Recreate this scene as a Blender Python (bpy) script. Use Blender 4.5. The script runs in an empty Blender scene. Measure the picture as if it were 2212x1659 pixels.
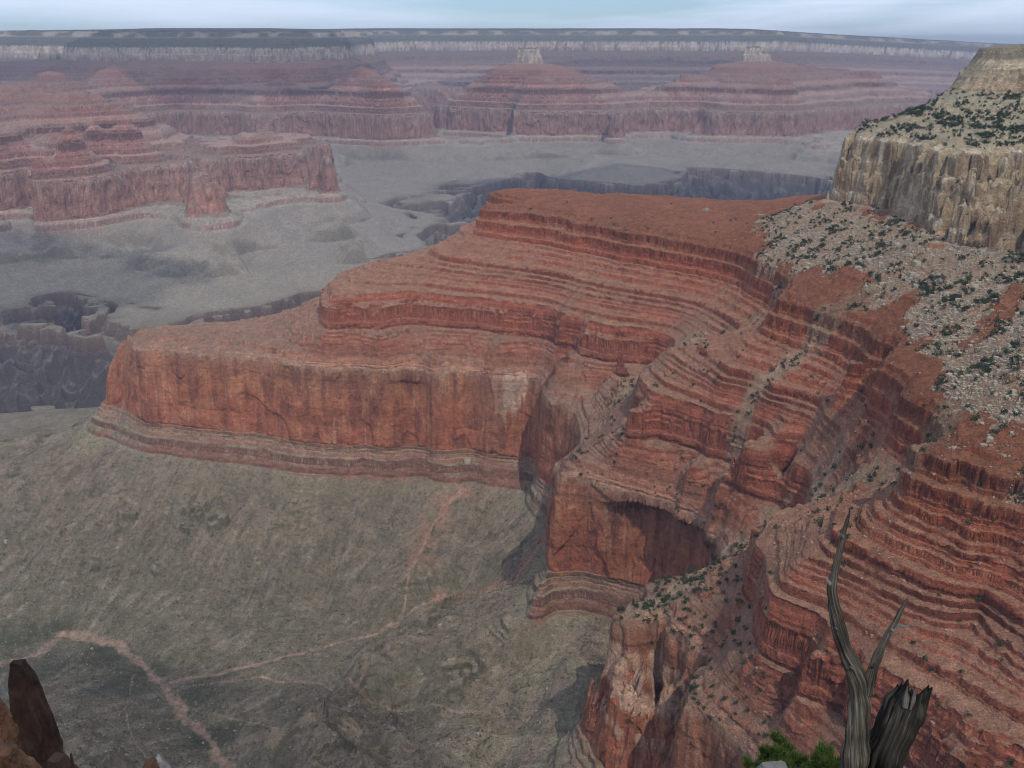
import bpy, math, random
import numpy as np

# ------------------------------------------------------------------ camera, light, exposure
S = bpy.context.scene
C = S.collection
F = 2150.0                     # focal length in units of a 2212 px wide picture
PITCH = math.radians(18.65)
cam = bpy.data.cameras.new("camera"); camo = bpy.data.objects.new("camera", cam)
C.objects.link(camo); S.camera = camo
cam.sensor_fit = 'HORIZONTAL'; cam.sensor_width = 36.0; cam.lens = 36.0*F/2212.0
cam.clip_start = 0.1; cam.clip_end = 120000
camo.location = (0, 0, 0); camo.rotation_euler = (math.pi/2-PITCH, 0, 0)

SUN_EL, SUN_AZ = math.radians(53), math.radians(156)      # azimuth clockwise from +Y (north)
sd = bpy.data.lights.new("sun", 'SUN'); sd.energy = 3.6; sd.angle = math.radians(0.6); sd.color = (1.0, .935, .83)
so = bpy.data.objects.new("sun", sd); C.objects.link(so)
so.rotation_euler = (math.pi/2-SUN_EL, 0, math.pi-SUN_AZ)
W = bpy.data.worlds.new("World"); S.world = W; W.use_nodes = True
S.view_settings.view_transform = 'Standard'; S.view_settings.look = 'None'
S.view_settings.exposure = -0.16; S.view_settings.gamma = 1.0
S.render.resolution_x = 1024; S.render.resolution_y = 768
S.cycles.volume_bounces = 0; S.cycles.pixel_filter_type = 'BLACKMAN_HARRIS'; S.cycles.filter_width = 1.1; S.cycles.max_bounces = 5; S.cycles.diffuse_bounces = 2

def world_nodes():
    nt = W.node_tree; nt.nodes.clear(); N = nt.nodes.new; L = nt.links.new
    out = N('ShaderNodeOutputWorld'); bg = N('ShaderNodeBackground'); bg.inputs[1].default_value = 0.11
    sky = N('ShaderNodeTexSky'); sky.sky_type = 'NISHITA'; sky.sun_disc = False
    sky.sun_elevation = SUN_EL; sky.sun_rotation = SUN_AZ; sky.altitude = 2100
    sky.air_density = 1.0; sky.dust_density = 0.3; sky.ozone_density = 2.0
    tc = N('ShaderNodeTexCoord'); sep = N('ShaderNodeSeparateXYZ'); L(tc.outputs['Generated'], sep.inputs[0])
    # thin cirrus: project the view direction on a high flat layer
    add = N('ShaderNodeMath'); add.operation = 'ADD'; add.inputs[1].default_value = 0.035; L(sep.outputs[2], add.inputs[0])
    dx = N('ShaderNodeMath'); dx.operation = 'DIVIDE'; L(sep.outputs[0], dx.inputs[0]); L(add.outputs[0], dx.inputs[1])
    dy = N('ShaderNodeMath'); dy.operation = 'DIVIDE'; L(sep.outputs[1], dy.inputs[0]); L(add.outputs[0], dy.inputs[1])
    cmb = N('ShaderNodeCombineXYZ'); L(dx.outputs[0], cmb.inputs[0]); L(dy.outputs[0], cmb.inputs[1])
    mp = N('ShaderNodeMapping'); mp.inputs['Scale'].default_value = (0.11, 0.075, 1); mp.inputs['Rotation'].default_value = (0, 0, .5)
    mp.inputs['Location'].default_value = (3.9, 1.6, 0)
    L(cmb.outputs[0], mp.inputs[0])
    no = N('ShaderNodeTexNoise'); no.inputs['Scale'].default_value = 1.6; no.inputs['Detail'].default_value = 7; no.inputs['Roughness'].default_value = .5
    no.inputs['Distortion'].default_value = .5
    L(mp.outputs[0], no.inputs[0])
    rp = N('ShaderNodeValToRGB'); rp.color_ramp.elements[0].position = .38; rp.color_ramp.elements[1].position = .62
    rp.color_ramp.elements[0].color = (0, 0, 0, 1); rp.color_ramp.elements[1].color = (.85, .85, .85, 1)
    L(no.outputs[0], rp.inputs[0])
    tn = N('ShaderNodeVectorMath'); tn.operation = 'MULTIPLY'; tn.inputs[1].default_value = (.80, .92, 1.08); L(sky.outputs[0], tn.inputs[0])
    mx = N('ShaderNodeMix'); mx.data_type = 'RGBA'; L(rp.outputs[0], mx.inputs[0]); L(tn.outputs[0], mx.inputs[6])
    mx.inputs[7].default_value = (10.2, 11.4, 13.6, 1)
    L(mx.outputs[2], bg.inputs[0]); L(bg.outputs[0], out.inputs[0])
world_nodes()

# ------------------------------------------------------------------ helpers
def tag(o, label=None, cat=None, group=None, kind=None):
    for k, v in (('label', label), ('category', cat), ('group', group), ('kind', kind)):
        if v: o[k] = v
    return o
CP, SP = math.cos(PITCH), math.sin(PITCH)
def ray(px, py):
    a = (px-1106)/F; b = (829.5-py)/F
    return np.array([a, CP+b*SP, -SP+b*CP])
def tilt(x, y):            # the beds rise gently to the north, away from the viewer
    t = np.where(y < 8000, .03*(y-4000), 120+.0175*(y-8000)) - .05*np.maximum(0, x-3500)
    return np.clip(t, 0, 260)
_rs = np.exp(np.linspace(math.log(80), math.log(40000), 4000))
def at(px, py, z, rmin=80):         # the point on bed elevation z seen at a pixel
    d = ray(px, py); h = math.hypot(d[0], d[1]); x = _rs*d[0]/h; y = _rs*d[1]/h
    f = _rs*d[2]/h - z - tilt(x, y)
    k = np.where((f[:-1] > 0) & (f[1:] <= 0) & (_rs[:-1] > rmin))[0]
    if len(k) == 0: return None
    return x[k[0]], y[k[0]]
def atr(px, py, r):
    d = ray(px, py); return r*d[0]/d[1], float(r)        # r counts along the line of view

# --- gradient noise
class Noise:
    def __init__(s, seed):
        g = np.random.default_rng(seed); s.p = g.permutation(256).astype(np.int32)
        a = g.uniform(0, 2*np.pi, 256); s.g = np.stack([np.cos(a), np.sin(a)], 1).astype(np.float32)
        v = g.normal(size=(256, 3)); s.g3 = (v/np.linalg.norm(v, axis=1)[:, None]).astype(np.float32)
        s.off = g.uniform(0, 255, 3); s.rot = g.uniform(0, 6.28)
    def __call__(s, x, y, wl):
        c, q = math.cos(s.rot), math.sin(s.rot)
        u = (x*c-y*q)/wl+s.off[0]; v = (x*q+y*c)/wl+s.off[1]
        iu = np.floor(u); iv = np.floor(v); fu = (u-iu).astype(np.float32); fv = (v-iv).astype(np.float32)
        iu = iu.astype(np.int32) & 255; iv = iv.astype(np.int32) & 255
        wu = fu*fu*fu*(fu*(fu*6-15)+10); wv = fv*fv*fv*(fv*(fv*6-15)+10)
        def gr(a, b, fx, fy):
            k = s.p[(s.p[a & 255]+b) & 255]; return s.g[k, 0]*fx+s.g[k, 1]*fy
        n0 = gr(iu, iv, fu, fv); n1 = gr(iu+1, iv, fu-1, fv)
        n2 = gr(iu, iv+1, fu, fv-1); n3 = gr(iu+1, iv+1, fu-1, fv-1)
        a = n0+wu*(n1-n0); b = n2+wu*(n3-n2)
        return (a+wv*(b-a))*1.5
    def n3(s, x, y, z):
        iu = np.floor(x); iv = np.floor(y); iw = np.floor(z)
        fx = (x-iu).astype(np.float32); fy = (y-iv).astype(np.float32); fz = (z-iw).astype(np.float32)
        iu = iu.astype(np.int32); iv = iv.astype(np.int32); iw = iw.astype(np.int32)
        w = [f*f*(3-2*f) for f in (fx, fy, fz)]; out = 0
        for a in (0, 1):
            for b in (0, 1):
                for c in (0, 1):
                    k = s.p[(s.p[(s.p[(iu+a) & 255]+iv+b) & 255]+iw+c) & 255]
                    g = s.g3[k]; d = g[..., 0]*(fx-a)+g[..., 1]*(fy-b)+g[..., 2]*(fz-c)
                    out = out + d*(w[0] if a else 1-w[0])*(w[1] if b else 1-w[1])*(w[2] if c else 1-w[2])
        return out*1.5
NZ = [Noise(100+i) for i in range(24)]
def sstep(a, b, x):
    t = np.clip((x-a)/(b-a), 0, 1); return t*t*(3-2*t)

# ------------------------------------------------------------------ the beds of the canyon wall
# s = erosion distance from the rim, z = elevation below the viewer
LV = dict(K0=0, Kb=60, Ct=160, Cb=172, Et=300, Eb=318, St=450, Sb=468, Rt=570, Rb=585, Mb=625, Bb=925, Tt=1900, Tb=1912, Vb=2500)
PS = np.array([-6000, -300, 0, 60, 160, 172, 300, 318, 450, 468, 570, 585, 625, 925, 1900, 1912, 2500, 4000], float)
PZ = np.array([60, 25, 0, -70, -140, -250, -335, -390, -485, -540, -610, -770, -830, -975, -1010, -1065, -1430, -1450], float)
PZF = np.array([60, 25, 0, -55, -140, -250, -325, -345, -468, -488, -612, -770, -822, -925, -1010, -1065, -1430, -1450], float)   # worn back more evenly north of the river
def zof(s): return np.interp(s, PS, PZ)
def sof(z): return float(np.interp(-z, -PZ, PS))
# ledgy version of the profile: every bed is a riser and a tread
def ledgy(PZ=PZ, far=False):
    rg = np.random.default_rng(7); ps = [-6000, -300, 0]; pz = [60, 25, 0]
    def run(s0, z0, s1, z1, th0, th1, sharp):
        h = z0-z1; beds = []
        while sum(beds) < h: beds.append(float(np.clip(rg.lognormal(math.log((th0+th1)*.42), .65), th0*.45, th1*2.4)))
        beds = np.array(beds)*h/sum(beds); wid = beds*rg.uniform(.5, 1.6, len(beds)); wid = wid/wid.sum()*(s1-s0)
        s, z = s0, z0
        for b, w in zip(beds, wid):
            q = np.clip(sharp*rg.uniform(.8, 1.15), .2, .93)
            ps.append(s+w*.9); pz.append(z-b*(1-q)); s += w; z -= b; ps.append(s); pz.append(z)
    th = {0: (5, 11, .8), 60: (8, 16, .4), 160: (18, 40, .8), 172: (6, 14, .35), 300: (9, 24, .85), 318: (4, 13, .84), 450: (9, 20, .85), 468: (4, 13, .55), 585: (4, 9, .82), 625: (10, 26, .7), 1900: (6, 14, .8)}
    if far: th.update({0: (12, 26, .85), 60: (14, 30, .6), 172: (12, 30, .5), 300: (12, 20, .85), 318: (14, 34, .72), 450: (10, 20, .85), 468: (14, 34, .62), 585: (12, 25, .8), 625: (25, 50, .5), 1900: (12, 24, .8)})
    for q in range(2, len(PS)-1):
        s0_, s1_ = PS[q], PS[q+1]
        if int(s0_) in th: a_ = th[int(s0_)]; run(s0_, PZ[q], s1_, PZ[q+1], *a_)
        else: ps.append(s1_); pz.append(PZ[q+1])
    return np.array(ps), np.array(pz)
LS, LZ = ledgy()
FS, FZ = ledgy(PZF, True)

# ------------------------------------------------------------------ control contours: (level, points); a point is (px, py) or (px, py, r)
CT = [
 # the ridge in the middle: bench top, cliffs, foot
 ('Et', [(1045,447),(1084,444),(1150,455),(1250,480),(1350,498),(1450,515),(1520,526),(1584,539),(1640,565),(1690,640),(1760,655),(1830,680),(1888,704)]),
 (285, [(1090,419,2390),(1200,428,2330),(1300,440,2230),(1400,449,2180),(1500,454,2130),(1560,453,2100),(1640,466,2020)]),
 (295, [(1200,440,2260),(1400,470,2080),(1540,490,1930)]),
 ('Et', [(1060,440,2480),(1200,440,2480),(1350,440,2420),(1500,440,2350),(1650,440,2300)]),
 ('St', [(714,647),(800,640),(884,637),(984,649),(1114,660),(1209,690),(1334,739),(1424,779)]),
 ('Sb', [(709,714),(820,722),(934,729),(1084,737),(1209,764),(1309,784),(1404,820)]),
 (395, [(800,612,2160),(940,547,2280),(1035,500,2330)]),
 ('Rt', [(300,757),(340,760,2022),(380,763),(430,767,1995),(490,772),(600,784),(690,794),(780,797),(870,796),(950,799),(1010,812,1880),(1084,832,1855),(1150,836,1840),(1209,846,1800),(1309,889,1690)]),
 ('Rt', [(300,757,2150),(400,757,2230),(550,740,2280),(700,700,2420),(900,650,2650),(1150,600,2850),(1400,560,2950),(1700,560,3000)]),
 (520, [(620,738,2060)]), (579, [(262,820,2095),(245,835,2120)]), (584, [(215,860,2145)]), (548, [(318,756,2085),(345,755,2100),(430,755,2130),(520,750,2110)]),
 ('Mb', [(180,886,2150),(230,905,2070),(290,930,2010),(350,956,1985),(420,970,1962),(500,981,1938),(600,995,1905),(700,1006,1882),(800,997,1880),(925,1001,1872),(1025,1005,1850),(1090,1026,1818),(1150,1040,1800)]),
 ('Mb', [(230,880,2300),(420,757,2380),(700,700,2600),(1000,650,2950),(1400,560,3200),(1800,560,3300)]),
 ('Bb', [(60,880,2420),(400,757,2560),(700,700,2850),(1000,650,3250),(1400,560,3600),(1900,560,3700)]),
 (760, [(80,931,2205),(40,970,2190),(0,1012,2180),(-150,1100,2120)]),
 (860, [(0,960,2380),(-200,1000,2300)]),
 (1000, [(20,935,2480),(100,895,2640)]),
 # wash floor and tributaries (the valley below)
 (1750, [(-120,1455,1470),(20,1443,1487),(130,1385,1572),(190,1378,1560),(250,1390,1535),(300,1430,1480),(350,1475,1424),(400,1545,1335),(450,1590,1275),(500,1650,1195),(540,1720,1120)]),
 (1000, [(560,1450,1435),(640,1425,1465)]),
 (940, [(750,1400,1500),(800,1380,1517)]),
 (880, [(860,1345,1532)]),
 (770, [(885,1240,1608)]),
 (690, [(930,1140,1740)]),
 (630, [(1000,1050,1821)]),
 (830, [(1000,1282,1590)]),
 (700, [(1110,1215,1540)]),
 (598, [(1200,1003,1650)]), (612, [(1185,1040,1520)]), (628, [(1160,1110,1450)]),
 (1100,[(550,1485,1400)]), (950,[(700,1490,1372)]), (890,[(850,1535,1290)]), (760,[(1100,1545,1190)]),
 # slopes on the far side of the wash
 (745, [(200,1050,1960),(450,1120,1850),(700,1130,1790),(850,1100,1790)]),
 (860, [(150,1200,1780),(400,1240,1690),(650,1260,1660),(800,1250,1620)]),
 (1000, [(100,1330,1640),(420,1370,1560),(640,1370,1540)]),
 # near side knolls
 (900, [(200,1560,1270),(100,1520,1360)]), (830, [(250,1650,1170),(50,1650,1130)]),
 (800, [(700,1560,1250),(620,1600,1180)]), (740, [(900,1430,1360),(1000,1600,1098)]),
 (690, [(1050,1300,1440),(1150,1400,1290),(1150,1460,1220)]), (770, [(800,1450,1391)]), (790, [(700,1640,1130)]),
 # cove spur
 ('Rt', [(1250,985,1500),(1190,1005,1420),(1172,1034,1345),(1210,1026,1362),(1253,1023,1362),(1295,1032,1345),(1335,1045,1326),(1380,1055,1308),(1422,1067,1290),(1460,1080,1268),(1487,1094,1248),(1510,1109,1226),(1531,1126,1202),(1548,1145,1176),(1556,1165,1150),(1560,1192,1112)]),
 ('Mb', [(1150,1150,1360),(1117,1246,1330),(1200,1270,1338),(1253,1280,1336),(1300,1290,1320),(1345,1300,1300),(1389,1305,1280),(1425,1310,1262),(1460,1320,1240),(1490,1330,1215)]),
 (494, [(1324,934),(1345,950),(1417,980),(1498,1001),(1553,1023),(1620,1050),(1689,1083)]),
 ('St', [(1360,869),(1420,880),(1500,920),(1560,960),(1640,985),(1720,1010)]),
 (500, [(1330,935,1500),(1404,819,1680)]), (410, [(1549,734,1559)]), (350, [(1634,669,1519)]),
 (385, [(1440,790,1480),(1560,800,1310),(1660,800,1240)]),
 (350, [(1600,750,1340)]),
 (440, [(1613,935,1170)]), (400, [(1705,858,1180)]), (350, [(1813,797,1180)]), (312, [(1881,760,1150)]),
 ('Et', [(1834,738),(1892,790),(1945,845),(1984,865),(2020,885)]),
 ('Eb', [(1828,800),(1900,835)]),
 (480, [(1731,1038,1090)]), (430, [(1797,976,1010)]), (360, [(1892,963,920)]), (325, [(1960,930,870)]),
 ('Et', [(1975,955),(2050,968),(2100,985),(2209,1020),(2330,1060)]),
 ('Eb', [(1950,1100),(2000,1130),(2100,1175),(2212,1205),(2330,1240)]),
 # near promontory and slopes on the lower right
 ('Sb', [(1600,1195),(1610,1250),(1620,1310),(1634,1398),(1700,1450),(1825,1545),(1950,1650),(2050,1760),(2300,1900)]),
 ('St', [(1620,1180),(1650,1240),(1660,1300),(1740,1380),(1850,1440),(1950,1500),(2080,1580),(2300,1690)]),
 (400, [(1716,1224,815),(1850,1290,770),(2100,1380,715)]),
 (350, [(1850,1150,850),(2000,1200,760)]),
 ('Rt', [(1357,1313,990),(1335,1355),(1400,1375),(1460,1399),(1482,1475),(1490,1530),(1525,1548),(1596,1608),(1680,1690),(1800,1850)]),
 ('Rb', [(1259,1545),(1324,1605),(1443,1643),(1530,1700)]),
 (550, [(1357,1311,1003),(1440,1285,1022),(1498,1257,1040),(1400,1340,975),(1450,1350,960)]), (556, [(1345,1330,985)]),
 ('Rt', [(1380,1300,1055),(1420,1290,1068),(1500,1250,1085),(1545,1215,1090)]),
 ('Mb', [(1340,1330,1120),(1290,1350,1110),(1230,1440),(1200,1520),(1230,1590),(1330,1640),(1400,1700)]),
 (575, [(1285,1398,1010)]),
 (530, [(1500,1300,960),(1560,1400,880),(1600,1500,800),(1700,1560,765)]),
 # coconino wall, scree and the rim on the right
 ('Cb', [(1780,432),(1850,440),(1900,455),(1950,472),(1975,515),(2080,530),(2150,515),(2212,490),(2330,480)]),
 ('Cb', [(1780,432,1830),(1850,440,1920),(1950,440,2000),(2100,440,2080),(2300,440,2200)]),
 
 (240, [(1700,450,1880),(1720,500,1680),(1850,560,1430),(2000,620,1230)]),
 (262, [(1700,560,1600),(1800,640,1370),(1950,700,1170)]),
 (270, [(2080,800,980),(2150,900,860)]), (220, [(2212,640,1080),(2212,800,900)]), (180, [(2300,600,1050)]),
 ('Kb', [(2060,191,1850),(2120,196,1800),(2212,206,1740),(2300,215,1700)]),
 ('Ct', [(1850,287,1800),(1910,282,1780),(1960,300,1650),(2000,330,1540),(2100,345,1440),(2212,360,1440),(2330,370,1440)]),
 (-60, [(2160,92,1900),(2212,80,1850)]), (-150, [(2280,60,1850),(2330,60,1750),(2280,60,2100)]),
 (10, [(2112,104,1890)]), (110, [(2150,280,1600),(2250,290,1580)]), (60, [(2080,190,2050),(2200,150,2150),(2350,100,2300)]),
 (110, [(1990,243,1750),(1925,266,1760)]), (150, [(1865,284,1815)]),
 # the wall directly under the viewer (below the frame)
 (290, [(1106,1659,63),(1500,1659,63),(2000,1659,63),(500,1659,63),(100,1659,63),(2500,1659,63),(-300,1659,63)]),
 (310, [(300,1659,200),(1106,1659,200),(1900,1659,220),(2500,1659,250),(1500,1659,200),(700,1659,200),(-200,1659,200)]),
 (450, [(100,1659,340),(800,1659,350),(1300,1659,360)]), (440,[(1800,1659,420),(2300,1659,450)]),
 (572, [(100,1659,520),(800,1659,520),(1200,1659,530)]), (640, [(100,1659,680),(700,1659,680),(1150,1659,700)]),
 (700, [(100,1659,860),(700,1659,860)]),
 # inner gorge
 ('Tt', [(0,893),(80,888),(170,884),(-150,900),(400,757,2850),(700,700,3200),(1000,600,3800),(1300,560,4400),(1700,500,5000),(2100,500,5500)]),
 (2480, [(-200,800,3000),(60,800,3080),(250,800,3080),(450,757,3150),(700,700,3450),(900,600,4050),(1150,560,4500),(1500,500,5200),(2000,500,5700)]),
 (2120, [(100,760,3560),(210,740,3420),(300,720,3480)]),
 ('Tt', [(-150,690),(0,703),(40,684),(75,660),(80,640),(150,629),(210,639),(250,654),(225,682),(228,705),(265,722),(350,709),(450,677),(550,662),(650,630),(780,615),(860,600,4600),(920,580,4850)]),
 (2100, [(130,665,4000),(170,660,3950)]),
 ('Tt', [(755,560),(830,548),(935,541),(1000,530)]), (2100, [(850,565,4850),(930,565,4950)]), (1700, [(790,590,4600),(850,520,5400)]),
 # tonto platform
 ('Bb', [(-100,560),(100,560),(300,560),(450,610),(600,560),(700,520),(800,470)]),
 (1400, [(300,650,4150),(550,610,4550),(100,600,4500)]),
 (1800, [(880,430,6400),(960,420,6500)]), (1500, [(850,500,5700),(950,380,7300),(1050,390,7200),(760,400,6800)]),
 ('Tt', [(800,436,6300),(860,428,6500),(930,420,6600),(990,402,7000),(960,492,5850),(1000,490,5900)]), (2000, [(860,438,6200),(950,432,6350),(1000,470,6100)]),
 # red butte on the left and its outliers
 ('Rt', [(-80,402),(0,395),(80,382),(160,370),(230,366),(300,366),(385,360),(397,390),(440,394),(470,415)]),
 ('Rb', [(395,462),(440,466),(500,466)]), ('Mb', [(0,478),(60,470),(170,448),(260,440),(350,438),(385,490),(450,495),(520,490),(500,436),(600,430),(775,430)]),
 (568, [(410,352,5150)]),
 ('Rt', [(430,370),(470,362),(560,352),(690,346),(730,375),(770,402),(735,340,6100),(600,330,6300),(450,330,6000)]),
 (450, [(545,313,5600),(545,316,5560)]), (490, [(520,325,5560),(570,325,5580)]), (545,[(480,345,5420),(450,360,5330),(600,340,5560),(640,335,5600),(690,352,5480),(720,368,5380)]),
 ('Sb', [(-60,350),(20,342),(100,335),(230,330),(325,320),(330,300,6100)]),
 ('Et', [(-60,250),(60,262),(140,256),(200,240),(262,238),(265,225,5900)]), (280, [(190,228,5750),(60,215,6300),(100,205,6500)]),
 ('Et', [(180,202,6800),(0,205,6800)]), ('Rt', [(330,300,6500),(200,300,7300),(0,300,7400)]),
 ('Bb', [(560,300,6900),(350,300,7300),(100,300,7900),(700,330,7000)]), (1000, [(740,330,7700),(830,360,7700),(620,300,7000)]),
 # great mass of the north side, left
 ('Rt', [(385,258),(505,256),(590,262),(660,260),(690,246),(740,236),(875,229),(300,250,7900),(150,250,8200),(0,250,8300)]),
 ('Mb', [(385,305),(500,312),(650,310),(740,285),(880,262)]),
 ('Sb', [(0,215,8700),(200,215,8700),(400,215),(600,215),(740,205),(820,200)]),
 ('Et', [(-100,170),(0,172),(200,166),(400,163),(600,165),(760,162),(820,170)]),
 ('Cb', [(-100,150),(100,146),(250,140),(400,137),(600,136),(700,134),(780,140)]),
 ('K0', [(240,86,9700),(400,80,9700),(600,75,9800),(740,72,9900),(790,72,11200)]), (-300,[(400,75,12000),(600,70,12500)]),
 (130, [(0,110,10400),(150,110,10400)]), (0, [(-100,79,16500),(0,79,16500),(150,79,16500),(280,79,17500)]), (150,[(80,100,14000)]),
 (450, [(850,150,12300),(815,170,11500)]), (600, [(890,240,9900),(880,200,11000)]),
 # north rim, centre and right
 ('K0', [(880,70,14150),(1000,70,14050),(1150,70,14150),(1300,70,14000),(1450,70,13950),(1600,75,13950),(1690,84,13800),(1750,88,15100),(1900,88,16000),(2100,88,16000),(2300,88,16000)]),
 (-300, [(900,70,16000),(1200,70,16000),(1500,70,16000),(1700,84,17000),(2000,84,18500),(2300,84,18500)]),
 ('Cb', [(900,120,13700),(1050,120,13600),(1200,120,13700),(1350,120,13500),(1500,120,13500),(1650,120,13200),(1750,120,14700),(1900,120,15600),(2100,120,15600),(2300,120,15600)]),
 ('Et', [(930,150,12700),(1250,150,12700),(1450,150,12600),(1700,150,12500),(1800,150,13500),(2000,150,14500),(2250,150,14500)]),
 ('Rt', [(950,200,11300),(1300,200,11500),(1500,200,11300),(1800,200,11500),(2050,200,13200),(2300,200,13300)]),
 ('Mb', [(1950,230,12000),(2150,230,12500)]), ('Bb', [(1990,260,11000),(2200,260,11500)]),
 # central temple and its neighbour
 (190, [(1090,132,8700),(1190,132,8700),(1140,130,8540)]), (235, [(1066,148,8600),(1212,150,8620),(1140,148,8380)]), (148, [(1140,112,8730),(1120,116,8730),(1160,116,8730),(1140,112,8820),(1140,114,8660),(1122,114,8800),(1158,114,8800)]), (166, [(1106,122,8730),(1174,122,8730)]), 
 ('Et', [(1060,160),(1140,160),(1225,162),(1240,160,8900),(1100,160,9100)]), (360, [(1035,175),(1140,178),(1250,176),(1060,160,9050),(1230,160,9050)]), (420, [(1010,195),(1140,198),(1290,200),(1020,160,9200),(1280,160,9200)]), (468, [(1140,150,9450)]), (560, [(1250,200,9900)]), (640, [(1010,200,10000),(1430,200,9700)]),
 ('Sb', [(985,215),(1060,218),(1140,218),(1250,222),(1330,228),(1340,225,8900),(1000,220,8800)]),
 ('Rt', [(915,242),(960,248),(1030,250),(1100,248),(1181,254),(1291,264),(1406,250),(1491,245),(1560,246),(1631,245),(1740,258),(1846,266),(1940,260,9700)]),
 ('Mb', [(905,292),(1000,305),(1100,300),(1231,308),(1306,308),(1410,300),(1506,298),(1600,310),(1750,305)]),
 (560, [(1400,225,9900)]),
 (190, [(1590,132,9270),(1675,132,9270),(1631,130,9200)]), (235, [(1560,150,9150),(1710,150,9150),(1631,148,8950)]), (146, [(1631,114,9300),(1618,116,9300),(1645,116,9300),(1631,114,9370)]), (166, [(1604,122,9300),(1660,122,9300)]), ('Cb', [(1595,145,9250),(1675,145,9250)]),
 (360, [(1540,178),(1631,180),(1725,178)]), ('Et', [(1480,185,8800),(1566,160),(1700,163),(1800,165,9600),(1885,170,9500),(1750,165,10000),(1600,160,10000)]),
 ('Sb', [(1430,215,9000),(1560,215),(1700,218),(1850,220,9300),(1980,195,10200)]),
 ('Tt', [(1180,352,7700),(1300,355,7750),(1450,360,7700),(1560,375,7500),(1700,390,7300),(1800,395,7300)]),
 (2200, [(1250,420,6900),(1500,430,6600),(1700,430,6700),(1150,400,7300)]),
 (1000, [(1150,335,7900),(1400,335,7950),(1700,350,7650)]),
 ('Bb', [(870,300,9600),(1000,335,8300)]), ('Rt', [(2000,260,9400)]), ('Mb',[(2050,300,8900)]), (1500, [(2000,420,7500)]),
]
def controls():
    X, Y, V = [], [], []
    for lev, pts in CT:
        s = LV[lev] if isinstance(lev, str) else lev
        z = zof(s)
        for i, p in enumerate(pts):
            if len(p) == 3: q = atr(*p)
            else: q = at(p[0], p[1], z, 300 if p[1] > 500 else 1200)
            if q is None: print('no hit', lev, p); continue
            X.append(q[0]); Y.append(q[1]); V.append(s)
    return np.array(X), np.array(Y), np.array(V, float)
cx, cy, cv = controls()
def logpol(x, y): return np.arctan2(x, y)*1.0, np.log(np.hypot(x, y))
# s is compressed for the fit so that plateaus and gorge do not dominate
def comp(s): return np.where(s > 925, 925+(s-925)*.22, s)
def decomp(c): return np.where(c > 925, 925+(c-925)/.22, c)
ca, cl = logpol(cx, cy)
def rbf_fit():
    D = np.hypot(ca[:, None]-ca[None], cl[:, None]-cl[None])
    n = len(ca); A = np.zeros((n+3, n+3)); A[:n, :n] = -D
    A[:n, :n] += np.eye(n)*0.0005
    P = np.stack([np.ones(n), ca, cl], 1); A[:n, n:] = P; A[n:, :n] = P.T
    return np.linalg.solve(A, np.concatenate([comp(cv), np.zeros(3)]))
wt = rbf_fit()

# ------------------------------------------------------------------ base grid in azimuth and log distance
QUAL = 1.0
NA, NB, NR = int(1650*QUAL), 3000, int(2050*QUAL)
AZ0, AZ1 = math.radians(-40), math.radians(42)
R0, R1 = 62.0, 42000.0
az = np.linspace(AZ0, AZ1, NA); lr = np.linspace(math.log(R0), math.log(R1), NB)
def coarse():
    ga = np.linspace(AZ0, AZ1, 420); gl = np.linspace(lr[0], lr[-1], 1150)
    G = np.empty((420, 1150))
    for i, a in enumerate(ga):
        D = np.hypot(a-ca[None], gl[:, None]-cl[None])
        G[i] = -D@wt[:-3]+wt[-3]+wt[-2]*a+wt[-1]*gl
    # light blur to take the cone tips off
    for _ in range(1):
        G[1:-1] = (G[:-2]+2*G[1:-1]+G[2:])/4; G[:, 1:-1] = (G[:, :-2]+2*G[:, 1:-1]+G[:, 2:])/4
    def cub(M, t0, t1, n):           # cubic upsampling on axis 0
        m = M.shape[0]; u = np.linspace(0, m-1, n); i = np.clip(u.astype(int), 0, m-2); f = (u-i)[:, None]
        a = M[np.clip(i-1, 0, m-1)]; b = M[i]; c = M[i+1]; d = M[np.clip(i+2, 0, m-1)]
        return b+.5*f*(c-a+f*(2*a-5*b+4*c-d+f*(3*(b-c)+d-a)))
    return cub(cub(G, 0, 1, NA).T, 0, 1, NB).T
Sg = coarse()
RR, AA = np.meshgrid(np.exp(lr), az); X = RR*np.sin(AA); Y = RR*np.cos(AA); R = RR
Sg = decomp(Sg)
far = sstep(3000, 6500, R)
# erosion noise: wide embayments far away, fine buttresses near
def ridg(n): return .35-np.abs(n)
calm = 1-.75*sstep(930, 1250, Sg)*(1-sstep(1850, 1905, Sg))
calm = calm*(1-.8*(1-sstep(240, 400, Sg))*sstep(7600, 8200, R)*(1-sstep(9400, 9700, R))*sstep(-.03, .03, AA))
n_big = 26*NZ[0](X, Y, 1700)+26*ridg(NZ[1](X, Y, 900))*2
n_mid = 14*ridg(NZ[2](X, Y, 420))*2
Sn = Sg + calm*(far*n_big*(.35+.65*sstep(330, 560, Sg)+1.1*sstep(9400, 9900, R)*(1-sstep(260, 330, Sg))) + (.22+1.1*far)*n_mid)
w1 = NZ[3](X, Y, 170); w2 = NZ[4](X, Y, 70)
q_ = atr(1215, 1150, 1); c0 = math.atan2(q_[0], q_[1]); q_ = atr(1600, 1200, 1); c1_ = math.atan2(q_[0], q_[1])
cove_m = sstep(c0-.02, c0, AA)*(1-sstep(c1_, c1_+.03, AA))*sstep(980, 1060, R)*(1-sstep(1480, 1560, R))
quiet = 1-.8*cove_m
Sn += calm*quiet*((3+14*far)*ridg(w1)*2 + (2.6+4*far)*w2 + 1.3*ridg(NZ[5](X, Y, 28))*2)
nearm = 1-sstep(2500, 5000, R)
rw = sstep(555, 570, Sg)*(1-sstep(590, 620, Sg))
co = sstep(140, 160, Sg)*(1-sstep(175, 210, Sg))
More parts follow.
